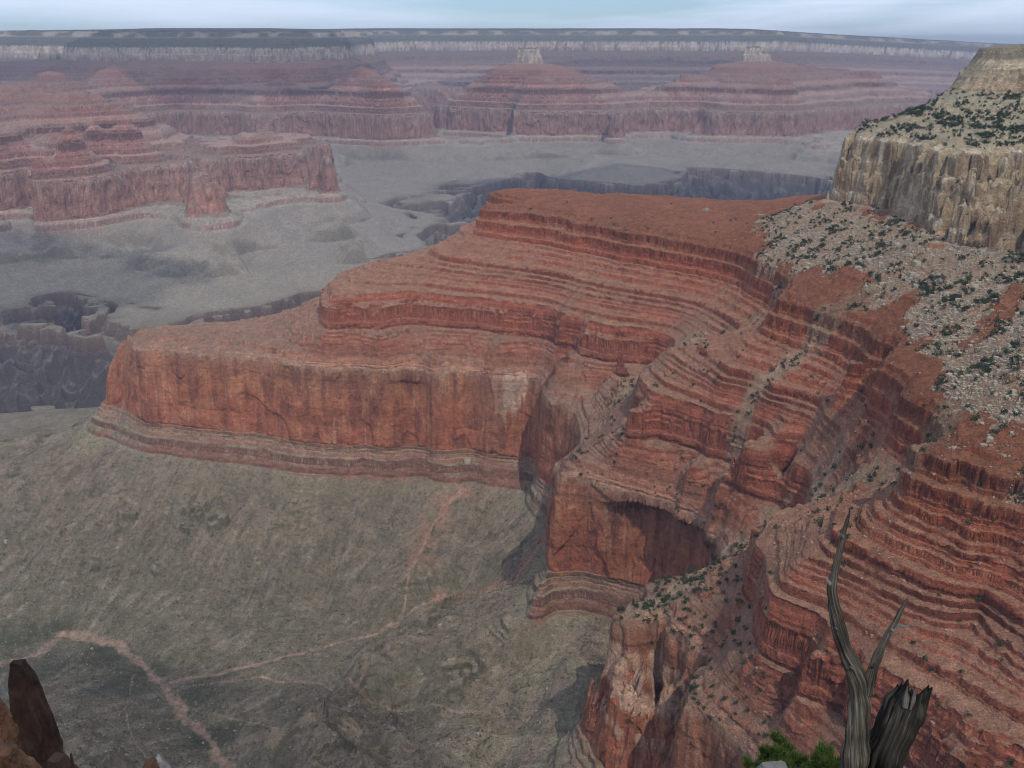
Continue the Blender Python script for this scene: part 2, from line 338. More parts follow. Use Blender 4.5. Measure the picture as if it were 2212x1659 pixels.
Sn += nearm*(2.0*NZ[6](X, Y, 13)+1.3*NZ[7](X, Y, 5.6)+.7*NZ[8](X, Y, 2.6))*(.6+.4*calm)*(1-.6*rw)*(1-.5*co)
# inner gorge walls: deep ribs
gor = sstep(1905, 2000, Sg)
Sn -= gor*(300*ridg(NZ[9](X, Y, 340))+210*ridg(NZ[10](X, Y, 130))+95*ridg(NZ[11](X, Y, 52)))
tap = sstep(1650, 1850, Sg)*(1-sstep(1930, 2050, Sg))*sstep(2300, 2600, R)
Sn += tap*(60*NZ[14](X, Y, 330)+34*ridg(NZ[15](X, Y, 130))+9*NZ[16](X, Y, 45))
ton = sstep(700, 900, Sg)*(1-sstep(1700, 1850, Sg))*sstep(2600, 3500, R)
Sn += ton*1.5*(300*ridg(NZ[17](X, Y, 800))+150*ridg(NZ[18](X, Y, 260))+60*ridg(NZ[19](X, Y, 95)))
ped = sstep(632, 700, Sg)*(1-sstep(850, 950, Sg))*sstep(2600, 3500, R)
Sn += ped*(60*ridg(NZ[17](X, Y, 420))+34*ridg(NZ[18](X, Y, 150))+12*ridg(NZ[19](X, Y, 55)))
gx_a = np.gradient(Sg, axis=0)/np.maximum(1e-9, np.gradient(AA, axis=0)*R); gr_r = np.gradient(Sg, axis=1)/np.gradient(R, axis=1)
bm = (Sg > 628) & (Sg < 1500) & (R > 850) & (R < 2600)        # rills cut down the fall line of the shale slopes
xb, yb, ab = X[bm], Y[bm], AA[bm]; g1, g2 = gx_a[bm], gr_r[bm]; gq = np.maximum(np.hypot(g1, g2), 1e-6); g1 /= gq; g2 /= gq
ux_, uy_ = g2*np.sin(ab)+g1*np.cos(ab), g2*np.cos(ab)-g1*np.sin(ab); acc = 0
for k in np.linspace(-110, 110, 9): acc = acc+ridg(NZ[20](xb+ux_*k, yb+uy_*k, 62))+.45*ridg(NZ[21](xb+ux_*k*.45, yb+uy_*k*.45, 24))
sb = Sg[bm]; am_ = sstep(628, 700, sb)*(1-sstep(1100, 1500, sb))
Sn[bm] += am_*(acc/9*110+60*ridg(NZ[22](xb, yb, 190))+26*ridg(NZ[23](xb, yb, 75)))
# deep joints and buttresses of the limestone cliff
Sn += quiet*rw*(2.5*NZ[12](X, Y, 90)+1.2*NZ[13](X, Y, 26)+far*7*ridg(NZ[12](X, Y, 160)))
Sn += co*(5*sstep(.1, .35, NZ[12](X, Y, 60))+3*sstep(-.1, .1, NZ[13](X, Y, 22)))
# talus rills run down the slopes
# (wavelength along the contour only: use the direction across the fall line)
gx_a = np.gradient(Sg, axis=0)/np.maximum(1e-9, np.gradient(AA, axis=0)*R); gr_r = np.gradient(Sg, axis=1)/np.gradient(R, axis=1)

TL = tilt(X, Y)
def P_eval(s, ledge, rr):
    n_ = np.interp(s, PS, PZ)*(1-ledge)+np.interp(s, LS, LZ)*ledge; f_ = np.interp(s, PS, PZF)*(1-ledge)+np.interp(s, FS, FZ)*ledge
    w_ = sstep(3600, 5200, rr); return n_*(1-w_)+f_*w_

# --- patches given by their outline on the ground
def inpoly(x, y, poly):
    r = np.zeros(x.shape, bool); n = len(poly)
    for i in range(n):
        x0, y0 = poly[i]; x1, y1 = poly[(i+1) % n]
        if y0 == y1: continue
        c = ((y0 > y) != (y1 > y)) & (x < (x1-x0)*(y-y0)/(y1-y0)+x0); r ^= c
    return r
def segdist(x, y, pts):
    d = np.full(x.shape, 1e9, np.float32)
    for (x0, y0), (x1, y1) in zip(pts[:-1], pts[1:]):
        L2 = (x1-x0)**2+(y1-y0)**2
        m = (x > min(x0, x1)-80) & (x < max(x0, x1)+80) & (y > min(y0, y1)-80) & (y < max(y0, y1)+80)
        if not m.any(): continue
        xm, ym = x[m], y[m]; t = np.clip(((xm-x0)*(x1-x0)+(ym-y0)*(y1-y0))/L2, 0, 1)
        d[m] = np.minimum(d[m], np.hypot(xm-x0-t*(x1-x0), ym-y0-t*(y1-y0)))
    return d

# --- adaptive rows: put vertices where the surface is long as seen from the rim
def resample():
    ledge0 = np.full(Sn.shape, .5, np.float32)
    Z = P_eval(Sn, ledge0, R)+TL
    dZ = np.abs(np.diff(Z, axis=1)); dR = np.diff(R, axis=1)
    rm = R[:, :-1]
    ang = Z/R; run = np.maximum.accumulate(ang, axis=1); vis = (ang >= run-.004)[:, :-1]
    w = np.sqrt((dZ*1.0)**2+(dR*.35)**2)/rm
    w *= np.where(vis, 1, .35)
    w *= np.where((rm < 560), .12, 1)
    w *= .75+.25*sstep(5000, 3000, rm)
    for k in (5, 4):
        pad = np.pad(w, ((k, k), (0, 0)), mode='edge'); cs = np.cumsum(pad, axis=0)
        w = (cs[2*k:]-np.vstack([np.zeros((1, w.shape[1])), cs[:-2*k-1]]))/(2*k+1)
    w += 2e-5+np.diff(lr)[None]*0.03
    # share the rows between distance bands from a wide average, so that neighbouring columns stay in step
    eb = [0]+[int(np.searchsorted(np.exp(lr), q)) for q in (600, 820, 1000, 1200, 1400, 1600, 1800, 2000, 2300, 2900, 3600, 4600, 6000, 7500, 8500, 10000, 13000)]+[NB-1]
    tot = np.stack([w[:, a:b].sum(1) for a, b in zip(eb[:-1], eb[1:])], 1)
    for k in (24, 18):
        pad = np.pad(tot, ((k, k), (0, 0)), mode='edge'); cs = np.cumsum(pad, axis=0)
        tot = (cs[2*k:]-np.vstack([np.zeros((1, tot.shape[1])), cs[:-2*k-1]]))/(2*k+1)
    for q, (a, b) in enumerate(zip(eb[:-1], eb[1:])): w[:, a:b] *= (tot[:, q]/w[:, a:b].sum(1))[:, None]
    cw = np.concatenate([np.zeros((NA, 1)), np.cumsum(w, axis=1)], axis=1); cw /= cw[:, -1:]
    t = np.linspace(0, 1, NR); idx = np.arange(NB, dtype=float)
    U = np.empty((NA, NR))
    for i in range(NA): U[i] = np.interp(t, cw[i], idx)
    return U
U = resample()
iu = np.clip(U.astype(int), 0, NB-2); fu = U-iu
def samp(M): return np.take_along_axis(M, iu, 1)*(1-fu)+np.take_along_axis(M, iu+1, 1)*fu
s = samp(Sn); s0 = samp(Sg); r = np.exp(samp(np.log(R))); A2 = np.repeat(az[:, None], NR, 1)
x = r*np.sin(A2); y = r*np.cos(A2); tl = tilt(x, y)
ga = samp(gx_a); gr = samp(gr_r)             # gradient of s: along azimuth, along r
gm = np.maximum(np.hypot(ga, gr), 1e-6); ga /= gm; gr /= gm
nx = gr*np.sin(A2)+ga*np.cos(A2); ny = gr*np.cos(A2)-ga*np.sin(A2)     # outward (downhill) direction
del RR, AA, n_big, n_mid, w1, w2, gor, rw, co, gx_a, gr_r

# patches
def outline(pts): return [p for p in (at(a, b, z) if len(q) == 3 and z < 0 else None for q in pts for a, b, z in [q]) if p]
scree_main = outline([(1640,480,-320),(1700,450,-300),(1780,432,-250),(1850,440,-250),(1950,472,-250),(2010,555,-272),(2045,600,-290),(1990,665,-322),(1925,700,-338),(1880,680,-338),(1850,640,-330),(1760,600,-330),(1700,590,-335),(1650,545,-330)])
scree_right = outline([(2080,530,-250),(2212,500,-240),(2330,470,-240),(2330,980,-300),(2212,960,-320),(2130,930,-330),(2040,880,-335),(2050,800,-320),(2000,760,-335),(1930,760,-345),(1960,690,-320),(2000,620,-300),(2040,570,-280)])
wig = 30*NZ[14](x, y, 80)+22*NZ[15](x, y, 26)+14*NZ[16](x, y, 9)+8*NZ[17](x, y, 3.5)
xs, ys = x+wig, y+wig*.7
scr = (inpoly(xs, ys, scree_main) | inpoly(xs, ys, scree_right)).astype(np.float32)
red_gap = outline([(2120,640,-265),(2200,590,-255),(2212,640,-270),(2140,740,-300),(2090,760,-315)])
red_gap2 = outline([(2140,900,-300),(2330,860,-290),(2330,960,-310),(2180,950,-315)])
scr *= 1-.9*(inpoly(xs, ys, red_gap) | inpoly(xs, ys, red_gap2))
chutes = [[(1700,600,-335),(1634,669,-390),(1549,734,-450),(1433,769,-500),(1404,819,-555),(1334,900,-590)],
          [(1990,640,-320),(1881,704,-350),(1834,745,-385),(1813,797,-410),(1755,831,-440),(1705,858,-455),(1679,906,-480),(1613,935,-500)],
          [(2050,860,-320),(1998,944,-335),(1945,1002,-375),(1892,963,-370),(1797,1000,-440),(1731,1050,-490),(1689,1105,-530),(1600,1175,-590),(1555,1200,-612)],
          [(1335,1330,-605),(1420,1300,-598),(1500,1258,-590),(1600,1190,-560)]]
chute = np.zeros(x.shape, np.float32)
for c in chutes: chute = np.maximum(chute, 1-sstep(6, 24, segdist(xs, ys, outline(c))))
WASH = [([(-60,1465,1455),(20,1446,1483),(60,1437,1498),(100,1424,1515),(120,1404,1543),(130,1385,1570),(190,1378,1560),(250,1390,1535),(300,1430,1480),(350,1475,1424),(380,1520,1368),(400,1545,1335),(450,1590,1275),(500,1650,1195),(540,1720,1120)], 9.0),
        ([(360,1475,1420),(430,1470,1425),(500,1462,1430),(560,1450,1435),(600,1437,1450),(640,1425,1465),(700,1412,1485),(750,1400,1500),(800,1380,1517),(860,1345,1532),(875,1310,1560),(885,1240,1608),(905,1180,1680),(930,1140,1740),(960,1090,1790),(1000,1050,1821)], 4.5),
        ([(800,1380,1517),(880,1335,1545),(940,1305,1570),(1000,1282,1590),(1050,1262,1560),(1110,1215,1540),(1180,1120,1600)], 3.0),
        ([(385,1500,1400),(460,1492,1402),(550,1485,1400),(640,1487,1385),(700,1490,1372),(780,1520,1320),(850,1535,1290),(930,1540,1260),(1000,1545,1225),(1100,1545,1190)], 2.6),
        ([(420,1540,1350),(560,1540,1290),(700,1580,1220),(850,1600,1160),(1000,1590,1120)], 1.2),
        ([(330,1640,1175),(290,1580,1230),(265,1510,1320),(290,1450,1440)], 1.2)]
wx = x+5*NZ[16](x, y, 45)+1.5*NZ[17](x, y, 14); wy = y+5*NZ[17](x, y, 45)
gxw = NZ[13](x, y, 38)+.5*NZ[14](x, y, 11)
wash = np.zeros(x.shape, np.float32); dig = np.zeros(x.shape, np.float32)
for pts, hw in WASH:
    d = segdist(wx, wy, [atr(*p) for p in pts])
    hv = hw*np.clip(.85+.9*gxw, .25, 1.7); wash = np.maximum(wash, 1-sstep(hv*.65, hv*1.25, d)); dig = np.maximum(dig, np.exp(-(d/(hw*3.2))**2)*hw*.75)
gx1 = NZ[18](x, y, 120); gx2 = NZ[19](x, y, 34); gx3 = NZ[20](x, y, 9)
# how ledgy each spot is (talus aprons cover the beds in places)
rock = .35+.65*sstep(-.35, .2, gx1+.8*gx2+.5*gx3)
ba = sstep(600, 640, s)*(1-sstep(1885, 1900, s))
outc = np.zeros(x.shape, np.float32)
for px, py, zz, rad in ((270,1072,-870,26),(420,1085,-872,34),(470,1120,-890,26),(385,1145,-905,30),(230,1125,-900,24),(185,1195,-930,30),(150,1220,-938,24),(320,1205,-930,26),(290,1260,-950,20),(1000,1480,-925,40),(860,1390,-950,22),(1080,1420,-905,30),(940,1350,-925,14),(120,1100,-880,24),(560,1250,-930,14)):
    q = at(px, py, zz); outc = np.maximum(outc, np.exp(-(((x-q[0])**2+(y-q[1])**2)/rad**2)**1.5))
outc = sstep(.3, .75, outc*(.75+.9*NZ[15](x, y, 22))+.3*gx2+.2*gx3)
led = rock*(1-ba)+ba*np.maximum(sstep(.22, .5, gx1)*.35, outc)
scr *= sstep(-247, -253, P_eval(s, led*.4, r))
led *= (1-.93*scr)*(1-.8*chute)
led = np.maximum(led, .85*sstep(4000, 5500, r)*(1-ba)); led = np.maximum(led, sstep(296, 302, s)*(1-sstep(316, 322, s))*.9*(1-scr))
z = P_eval(s, led, r)
zs = z.copy()                                      # bed elevation: gives the colour
# rubble relief on scree and slopes
nm = 1-sstep(1800, 3500, r)
z += nm*(scr*(1.6*NZ[21](x, y, 7)+1.0*NZ[22](x, y, 3.2))+ (1-scr)*(.5*NZ[21](x, y, 5.5)))
z -= dig
qx, qy = atr(1450, 370, 7250); z += 72*np.exp(-(((x-qx)/1500)**2+((y-qy)/900)**2))*sstep(-830, -1000, zs)
z += tl
# undercuts: hard beds stand proud, soft beds are eaten back
rgb = np.random.default_rng(5)
def bedfun(th0, th1, seed):
    g = np.random.default_rng(seed); zz = [60.]; 
    while zz[-1] > -1500: zz.append(zz[-1]-g.uniform(th0, th1))
    zz = np.array(zz); v = g.random(len(zz))
    return zz, v
def bed(zq, f, soft=.10):
    zz, v = f; k = np.clip(np.searchsorted(-zz, -zq)-1, 0, len(zz)-2)
    t = (zz[k]-zq)/(zz[k]-zz[k+1]); w = sstep(1-soft, 1, t)
    return v[k]*(1-w)+v[k+1]*w
B1, B2, B3 = bedfun(6, 18, 1), bedfun(2.2, 6, 2), bedfun(22, 60, 3)
warp = 2.5*gx2
b1, b2 = bed(zs+warp, B1), bed(zs+warp, B2)
steepz = np.abs(np.gradient(z, axis=1))/np.maximum(.05, np.abs(np.gradient(r, axis=1)))
cliff = sstep(.9, 2.2, steepz)
cl2 = cliff.copy(); cl2[1:-1] = (cliff[:-2]+cliff[1:-1]+cliff[2:])/3
supai = sstep(-612, -606, zs)*(1-sstep(-335, -330, zs)); redw = (1-sstep(-612, -606, zs))*sstep(-772, -768, zs)
muav = sstep(-832, -828, zs)*(1-sstep(-772, -768, zs)); coco = (1-sstep(-142, -138, zs))*sstep(-252, -248, zs); kai = sstep(-72, -68, zs)
amp = (supai+muav+kai*.8)*(1-scr)*(2.6*(b1-.5)+1.9*(b2-.5)) + (redw+coco)*(1.0*(b1-.5))
# slabs and flutes on the sheer walls
c1 = NZ[2].n3(x/45, y/45, zs/70); c2 = NZ[3].n3(x/9, y/9, zs/26); c3 = NZ[4].n3(x/3.5, y/3.5, zs/9)
amp += (redw+coco)*(3.0*sstep(-.05, .06, c1)+1.2*sstep(0, .08, c2)+.5*c3)+ (supai+muav+kai)*(1.6*c2+.7*c3)
amp *= cl2*(1+1.5*sstep(3500, 7000, r))
# the big alcove in the cove wall
def colpx(px, py): q = atr(px, py, 1); return math.atan2(q[0], q[1])
aL, aR = colpx(1172, 1120), colpx(1560, 1200); ta = (A2-aL)/(aR-aL); tc0 = np.clip(ta, 0, 1)
rimr = np.interp(A2, [colpx(*q) for q in ((1172,1034),(1253,1023),(1335,1045),(1422,1067),(1487,1094),(1531,1126),(1556,1165),(1560,1192))], [1345,1362,1326,1290,1248,1202,1150,1112])
incove = (y > rimr-190) & (y < rimr+60) & (zs < -612) & (ta > -.1) & (ta < 1.0) & (y > 1085)
top = -622-62*np.clip(1-tc0*2.0, 0, 1)**1.4
dmax = (18+30*tc0)*sstep(-.1, .08, ta)*(1-sstep(.93, 1.0, ta)*.7)
tq = np.clip((top-zs)/150, 0, 1); pw_ = 1.0-.78*sstep(.30, .58, tc0)
alc = np.where(incove & (zs < top), dmax*(np.minimum(1, tq*9)*(1-sstep(.30, .58, 1-tc0)*0)*sstep(.30, .58, tc0)*.85+tq*(1-.85*sstep(.30, .58, tc0))), 0)*(1-sstep(-840, -880, zs))
dd = amp; x2 = x+nx*dd; y2 = y+ny*dd
alc *= 1-sstep(rimr+20, rimr+60, y); x2 = x2+np.sin(A2)*alc; y2 = y2+np.cos(A2)*alc
x, y = x2, y2

# ------------------------------------------------------------------ colour of the rock
def mixc(a, b, t): return a*(1-t[..., None])+np.asarray(b)*t[..., None]
BEDC = [  # elevation, bedrock colour, talus colour
 (60,  (.30, .26, .19), (.09, .10, .06)), (0, (.36, .30, .21), (.20, .18, .12)), (-30, (.40, .32, .22), (.26, .22, .15)),
 (-70, (.34, .24, .15), (.30, .25, .17)), (-75, (.36, .30, .20), (.30, .26, .18)), (-138, (.38, .31, .21), (.31, .26, .18)),
 (-142, (.40, .31, .20), (.33, .28, .20)), (-248, (.37, .265, .165), (.33, .28, .20)), (-254, (.26, .11, .065), (.25, .12, .072)),
 (-330, (.26, .105, .06), (.245, .115, .068)), (-338, (.27, .105, .06), (.24, .13, .085)), (-385, (.27, .09, .05), (.26, .14, .095)),
 (-440, (.26, .10, .065), (.25, .15, .105)), (-485, (.25, .095, .062), (.25, .155, .11)), (-540, (.24, .095, .062), (.24, .155, .115)),
 (-600, (.27, .15, .105), (.23, .16, .12)), (-612, (.33, .23, .17), (.24, .17, .125)), (-622, (.28, .15, .10), (.24, .17, .125)),
 (-690, (.34, .145, .085), (.22, .165, .12)), (-768, (.32, .13, .08), (.21, .165, .12)), (-775, (.30, .19, .13), (.21, .17, .12)),
 (-800, (.26, .14, .10), (.205, .17, .12)), (-832, (.24, .12, .085), (.20, .175, .12)), (-840, (.19, .155, .105), (.195, .150, .110)),
 (-900, (.13, .118, .078), (.18, .143, .100)), (-975, (.14, .12, .08), (.145, .122, .082)), (-1008, (.24, .18, .12), (.125, .110, .074)),
 (-1014, (.15, .105, .085), (.17, .14, .11)), (-1065, (.13, .09, .075), (.17, .14, .11)), (-1080, (.075, .062, .06), (.115, .098, .085)),
 (-1450, (.06, .052, .052), (.09, .075, .065))]
bz = -np.array([b[0] for b in BEDC]); bc = np.array([b[1] for b in BEDC]); tc_ = np.array([b[2] for b in BEDC])
def ramp(zq, cols): return np.stack([np.interp(-zq, bz, cols[:, i]) for i in range(3)], -1)
zq = zs+3*gx2
colr = ramp(zq, bc); colt = ramp(zq, tc_)
bb1, bb2 = bed(zs+warp, bedfun(5, 15, 11)), bed(zs+warp, bedfun(1.5, 5, 12))
layered = supai+muav+kai+.25*coco
k = 1+layered*(.55*(bb1-.5)+.45*(bb2-.5))+redw*.18*(bb1-.5)
colr = colr*k[..., None]
pale = layered*sstep(.86, .93, bb2)*sstep(-.1, .35, gx1+gx2*.7)
colr = mixc(colr, (.42, .29, .20), pale*.5*sstep(-.3, .4, gx3+gx2))
steep = sstep(.55, 1.25, steepz*(.8+.4*np.abs(gr)))
steep = np.maximum(steep, cl2*.6)
col = mixc(colt, (0, 0, 0), steep*0)
col = colt*(1-steep[..., None])+colr*steep[..., None]
col = mixc(col, (.27, .235, .18), scr*(.80+.2*gx3)*np.clip(1.0-.45*sstep(.05, .5, gx2), 0, 1))
col = mixc(col, (.27, .235, .175), chute*.65*(1-scr))
col = mixc(col, (.48, .42, .33), coco*sstep(.72, .85, bb1)*sstep(-.1, .25, gx2+.5*gx3)*.6)
# limestone wall: streaks and wash
st1 = NZ[6].n3(x/11, y/11, zs/90); st2 = NZ[7].n3(x/30, y/30, zs/40); st3 = NZ[8].n3(x/5, y/5, zs/120)
sheer = (redw+coco)*cl2
col = mixc(col, (.16, .075, .055), sheer*redw*sstep(.05, .5, st1+st2*.6)*.6)
col = mixc(col, (.42, .21, .115), sheer*redw*sstep(.1, .55, -st2-.4*st1)*.6)
col = mixc(col, (.40, .30, .24), sheer*redw*sstep(.35, .6, st3-.3*st2)*.45)
col = mixc(col, (.17, .11, .07), sheer*coco*sstep(.0, .4, st2+.5*st1)*.7)
col = mixc(col, (.50, .44, .34), sheer*coco*sstep(.25, .5, -st1+.5*gx3)*.6)
for px, py, rad in ((1090, 845, 26), (1085, 880, 16), (1200, 880, 20), (1265, 880, 26), (1120, 850, 18), (430, 815, 14), (1300, 905, 20)):
    q = at(px, py, -640); dm = np.hypot(x-q[0], y-q[1])
    m = np.exp(-(dm/rad)**2)*sstep(-720, -660, zs)*(1-sstep(-600, -585, zs)); col = mixc(col, (.48, .38, .31), sstep(.42, .75, m*1.05+.55*st1+.45*st3+.3*gx3)*sstep(.05, .3, m)*.85)
# pale bands of the near tower
q = at(1390, 1450, -660); dm = np.hypot(x-q[0], y-q[1]); tw = np.exp(-(dm/70)**4)*redw
col = mixc(col, (.48, .38, .30), tw*sstep(.55, .8, bed(zs+9*gx2, bedfun(14, 30, 44), .5)+.35*gx3)*.75)
# greenish shale, red wash debris, grey boulder streaks on the slopes below the wall
gd = np.stack([nx, ny], -1)
col = mixc(col, (.10, .09, .065), outc*ba*sstep(.5, 1.2, steepz)*.6)
bas = ba*(1-steep)
# debris trails that run down the fall line
def trails(mask, wl, ln, n, nz):
    out = np.zeros(x.shape, np.float32); xm, ym, ux, uy = x[mask], y[mask], nx[mask], ny[mask]; a = 0
    for k in np.linspace(-ln, ln, n): a = a+nz(xm+ux*k, ym+uy*k, wl)
    out[mask] = a/np.sqrt(n)*.8; return out
tm = nm > .02
rl = trails(tm, 22, 170, 16, NZ[9])*.8+trails(tm, 8, 70, 18, NZ[10])*.7
rl += .35*gx2
col = mixc(col, (.27, .225, .18), bas*sstep(.1, .7, rl)*.6*nm)
col = mixc(col, (.105, .098, .072), bas*sstep(.05, .6, -rl)*.7*nm)
fm = (zs < -770) & (r > 2300) & (r < 10500)
rf = trails(fm, 75, 330, 12, NZ[11])*.8+trails(fm, 30, 130, 9, NZ[12])*.6
col = col*(1+np.where(fm, np.clip(rf, -1.2, 1.2)*.38*(1-steep), 0))[..., None]
lowsl = (1-ba)*(1-steep)*nm
col = col*(1+lowsl*np.clip(rl, -1, 1)*.14)[..., None]
col = mixc(col, (.225, .205, .125), bas*sstep(.1, .4, gx1-.3*gx2)*sstep(-905, -850, zs)*.55)
for pts, hw in WASH[:3]:
    pass
rd = segdist(wx, wy, [atr(*p) for p in [(900,1200,1650),(930,1140,1740),(960,1090,1790),(1020,1040,1830),(1085,1000,1850)]])
col = mixc(col, (.27, .14, .095), np.exp(-(rd/28)**2)*sstep(-.3, .3, gx2+.2)*.7)
rd = segdist(wx, wy, [atr(*p) for p in [(940,1305,1570),(1050,1262,1560),(1110,1215,1540),(1170,1130,1600),(1200,1060,1650)]])
col = mixc(col, (.27, .14, .095), np.exp(-(rd/16)**2)*sstep(-.3, .3, gx2+.2)*.8)
tan_ = segdist(wx, wy, [atr(*p) for p in [(470,1490,1330),(540,1530,1290),(600,1580,1235),(690,1600,1200),(760,1600,1190),(800,1640,1150)]])
col = mixc(col, (.26, .20, .125), np.exp(-(tan_/16)**2)*sstep(-.4, .3, gx2+.4*gx3)*.8)
tan_ = segdist(wx, wy, [atr(*p) for p in [(950,1500,1300),(1000,1470,1320),(1060,1420,1350)]])
col = mixc(col, (.26, .22, .15), np.exp(-(tan_/10)**2)*.7)
green = sstep(-985, -1005, zs)*nm*(1-sstep(-330, -180, x+40*gx1))*sstep(-.25, .35, NZ[11](x, y, 90)+.3*gx2)
col = mixc(col, (.045, .052, .03), green*.75*(1-wash))  # green valley floor, its colour darkened further to carry cloud shade
col = mixc(col, (.30, .20, .15), wash*np.clip(.72+.5*gx3, 0, .95))
tf = sstep(2600, 3600, r)*sstep(-780, -860, zs)*(1-sstep(-1005, -1012, zs))*(1-steep*.6)
col = mixc(col, (.215, .19, .15), tf*.75)
fb = bed(zs+warp, bedfun(16, 46, 71), .3)
col = col*(1+sstep(3000, 5500, r)*(supai+muav+.5*redw)*.5*(fb-.5))[..., None]
# forest on the far plateau
pl = sstep(-12, 2, zs)*sstep(5000, 8000, r)
col = mixc(col, (.045, .07, .04), pl*.9)
fs = sstep(-142, -136, zs)*(1-sstep(-66, -52, zs))*sstep(5000, 8000, r)
col = mixc(col, (.055, .075, .05), fs*.85)
fk = sstep(-62, -52, zs)*(1-pl)*sstep(5000, 8000, r)
col = mixc(col, (.30, .26, .20), fk*.35); col = mixc(col, (.06, .08, .055), fk*sstep(-.3, .2, NZ[21](x, y, 300)+.7*gx1)*.8)
fs2 = (1-sstep(-250, -240, zs))*sstep(-420, -330, zs)*sstep(9000, 11000, r)
col = mixc(col, (.08, .09, .07), fs2*.55)
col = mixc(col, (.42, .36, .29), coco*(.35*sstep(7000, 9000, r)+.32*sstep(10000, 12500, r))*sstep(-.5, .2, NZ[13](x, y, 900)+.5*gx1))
herm = sstep(-250, -262, zs)*(1-sstep(-350, -365, zs))*(1-scr)*(r < 5000); col = col*(1-herm[..., None]*np.array([.26, .30, .34]))
redb = sstep(-250, -262, zs)*(1-sstep(-770, -775, zs)); col = col*(1-redb[..., None]*np.array([-.04, .11, .19]))
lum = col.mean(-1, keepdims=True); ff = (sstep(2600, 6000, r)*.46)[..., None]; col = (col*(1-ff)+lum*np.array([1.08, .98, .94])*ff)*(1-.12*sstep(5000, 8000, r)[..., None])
col *= (1+.10*gx3+.10*gx2+.06*gx1)[..., None]
col = np.clip(col, .01, .8)

# ------------------------------------------------------------------ terrain material
def new_mat(name):
    m = bpy.data.materials.new(name); m.use_nodes = True; nt = m.node_tree; nt.nodes.clear()
    out = nt.nodes.new('ShaderNodeOutputMaterial'); b = nt.nodes.new('ShaderNodeBsdfPrincipled')
    b.inputs['Roughness'].default_value = .95; b.inputs['Specular IOR Level'].default_value = .15
    nt.links.new(b.outputs[0], out.inputs[0]); return m, nt, b
def terrain_mat():
    m, nt, b = new_mat('canyon_rock'); N = nt.nodes.new; L = nt.links.new
    at_ = N('ShaderNodeAttribute'); at_.attribute_name = 'rock_colour'
    geo = N('ShaderNodeNewGeometry')
    def noise(sc, det, rough=.6, zsc=1.0):
        mp = N('ShaderNodeMapping'); mp.inputs['Scale'].default_value = (sc, sc, sc*zsc); L(geo.outputs['Position'], mp.inputs[0])
        n = N('ShaderNodeTexNoise'); n.inputs['Scale'].default_value = 1; n.inputs['Detail'].default_value = det; n.inputs['Roughness'].default_value = rough
        L(mp.outputs[0], n.inputs[0]); return n
    n1 = noise(.09, 8, .75, 1.6); n2 = noise(.45, 4, .8, 2.2)
    def ramp(n, a, bb):
        mr = N('ShaderNodeMapRange'); mr.inputs[1].default_value = .3; mr.inputs[2].default_value = .7; mr.inputs[3].default_value = a; mr.inputs[4].default_value = bb
        L(n.outputs[0], mr.inputs[0]); return mr
    n3 = noise(1.3, 3, .8, 1.5)
    r1, r2, r3 = ramp(n1, .62, 1.38), ramp(n2, .45, 1.55), ramp(n3, .6, 1.4)
    mu = N('ShaderNodeMath'); mu.operation = 'MULTIPLY'; L(r1.outputs[0], mu.inputs[0]); L(r2.outputs[0], mu.inputs[1])
    mu2 = N('ShaderNodeMath'); mu2.operation = 'MULTIPLY'; L(mu.outputs[0], mu2.inputs[0]); L(r3.outputs[0], mu2.inputs[1]); mu = mu2
    mx = N('ShaderNodeVectorMath'); mx.operation = 'SCALE'; L(at_.outputs['Color'], mx.inputs[0]); L(mu.outputs[0], mx.inputs['Scale'])
    L(mx.outputs[0], b.inputs['Base Color'])
    bp = N('ShaderNodeBump'); bp.inputs['Strength'].default_value = 1.0; bp.inputs['Distance'].default_value = 6.0
    L(n1.outputs[0], bp.inputs['Height'])
    bp2 = N('ShaderNodeBump'); bp2.inputs['Strength'].default_value = 1.0; bp2.inputs['Distance'].default_value = 1.8
    L(n2.outputs[0], bp2.inputs['Height']); L(bp.outputs[0], bp2.inputs['Normal']); L(bp2.outputs[0], b.inputs['Normal'])
    return m
TM = terrain_mat()

def grid_mesh(name, mask_face, mat):
    """build one mesh from the faces of the grid chosen by mask_face (NA-1, NR-1)"""
    idx = np.arange(NA*NR).reshape(NA, NR)
    q = np.stack([idx[:-1, :-1], idx[1:, :-1], idx[1:, 1:], idx[:-1, 1:]], -1)[mask_face]
    used, inv = np.unique(q, return_inverse=True); q = inv.reshape(-1, 4)
    V = np.stack([x.ravel()[used], y.ravel()[used], z.ravel()[used]], 1).astype(np.float32)
    me = bpy.data.meshes.new(name); me.vertices.add(len(V)); me.vertices.foreach_set('co', V.ravel())
    nf = len(q); me.loops.add(nf*4); me.loops.foreach_set('vertex_index', q.ravel().astype(np.int32))
    me.polygons.add(nf); me.polygons.foreach_set('loop_start', np.arange(0, nf*4, 4, dtype=np.int32))
    me.polygons.foreach_set('loop_total', np.full(nf, 4, np.int32)); me.update(calc_edges=True)
    me.polygons.foreach_set('use_smooth', np.zeros(nf, bool))
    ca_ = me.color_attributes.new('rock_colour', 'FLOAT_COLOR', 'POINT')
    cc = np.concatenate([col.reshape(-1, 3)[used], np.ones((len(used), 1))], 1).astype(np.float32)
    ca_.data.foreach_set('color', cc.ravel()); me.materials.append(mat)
    o = bpy.data.objects.new(name, me); C.objects.link(o); o['kind'] = 'structure'
    return o
allf = np.ones((NA-1, NR-1), bool)
fr, fz = r[:-1, :-1], zs[:-1, :-1]
nearw = fr < 2780+0*fr
rimf = (fr > 7600)
grid_mesh('canyon_wall', nearw, TM)
grid_mesh('canyon_floor', ~nearw & (fz < -830), TM)
grid_mesh('far_buttes', ~nearw & (fz >= -830) & ~rimf, TM)
grid_mesh('far_rim', ~nearw & (fz >= -830) & rimf, TM)
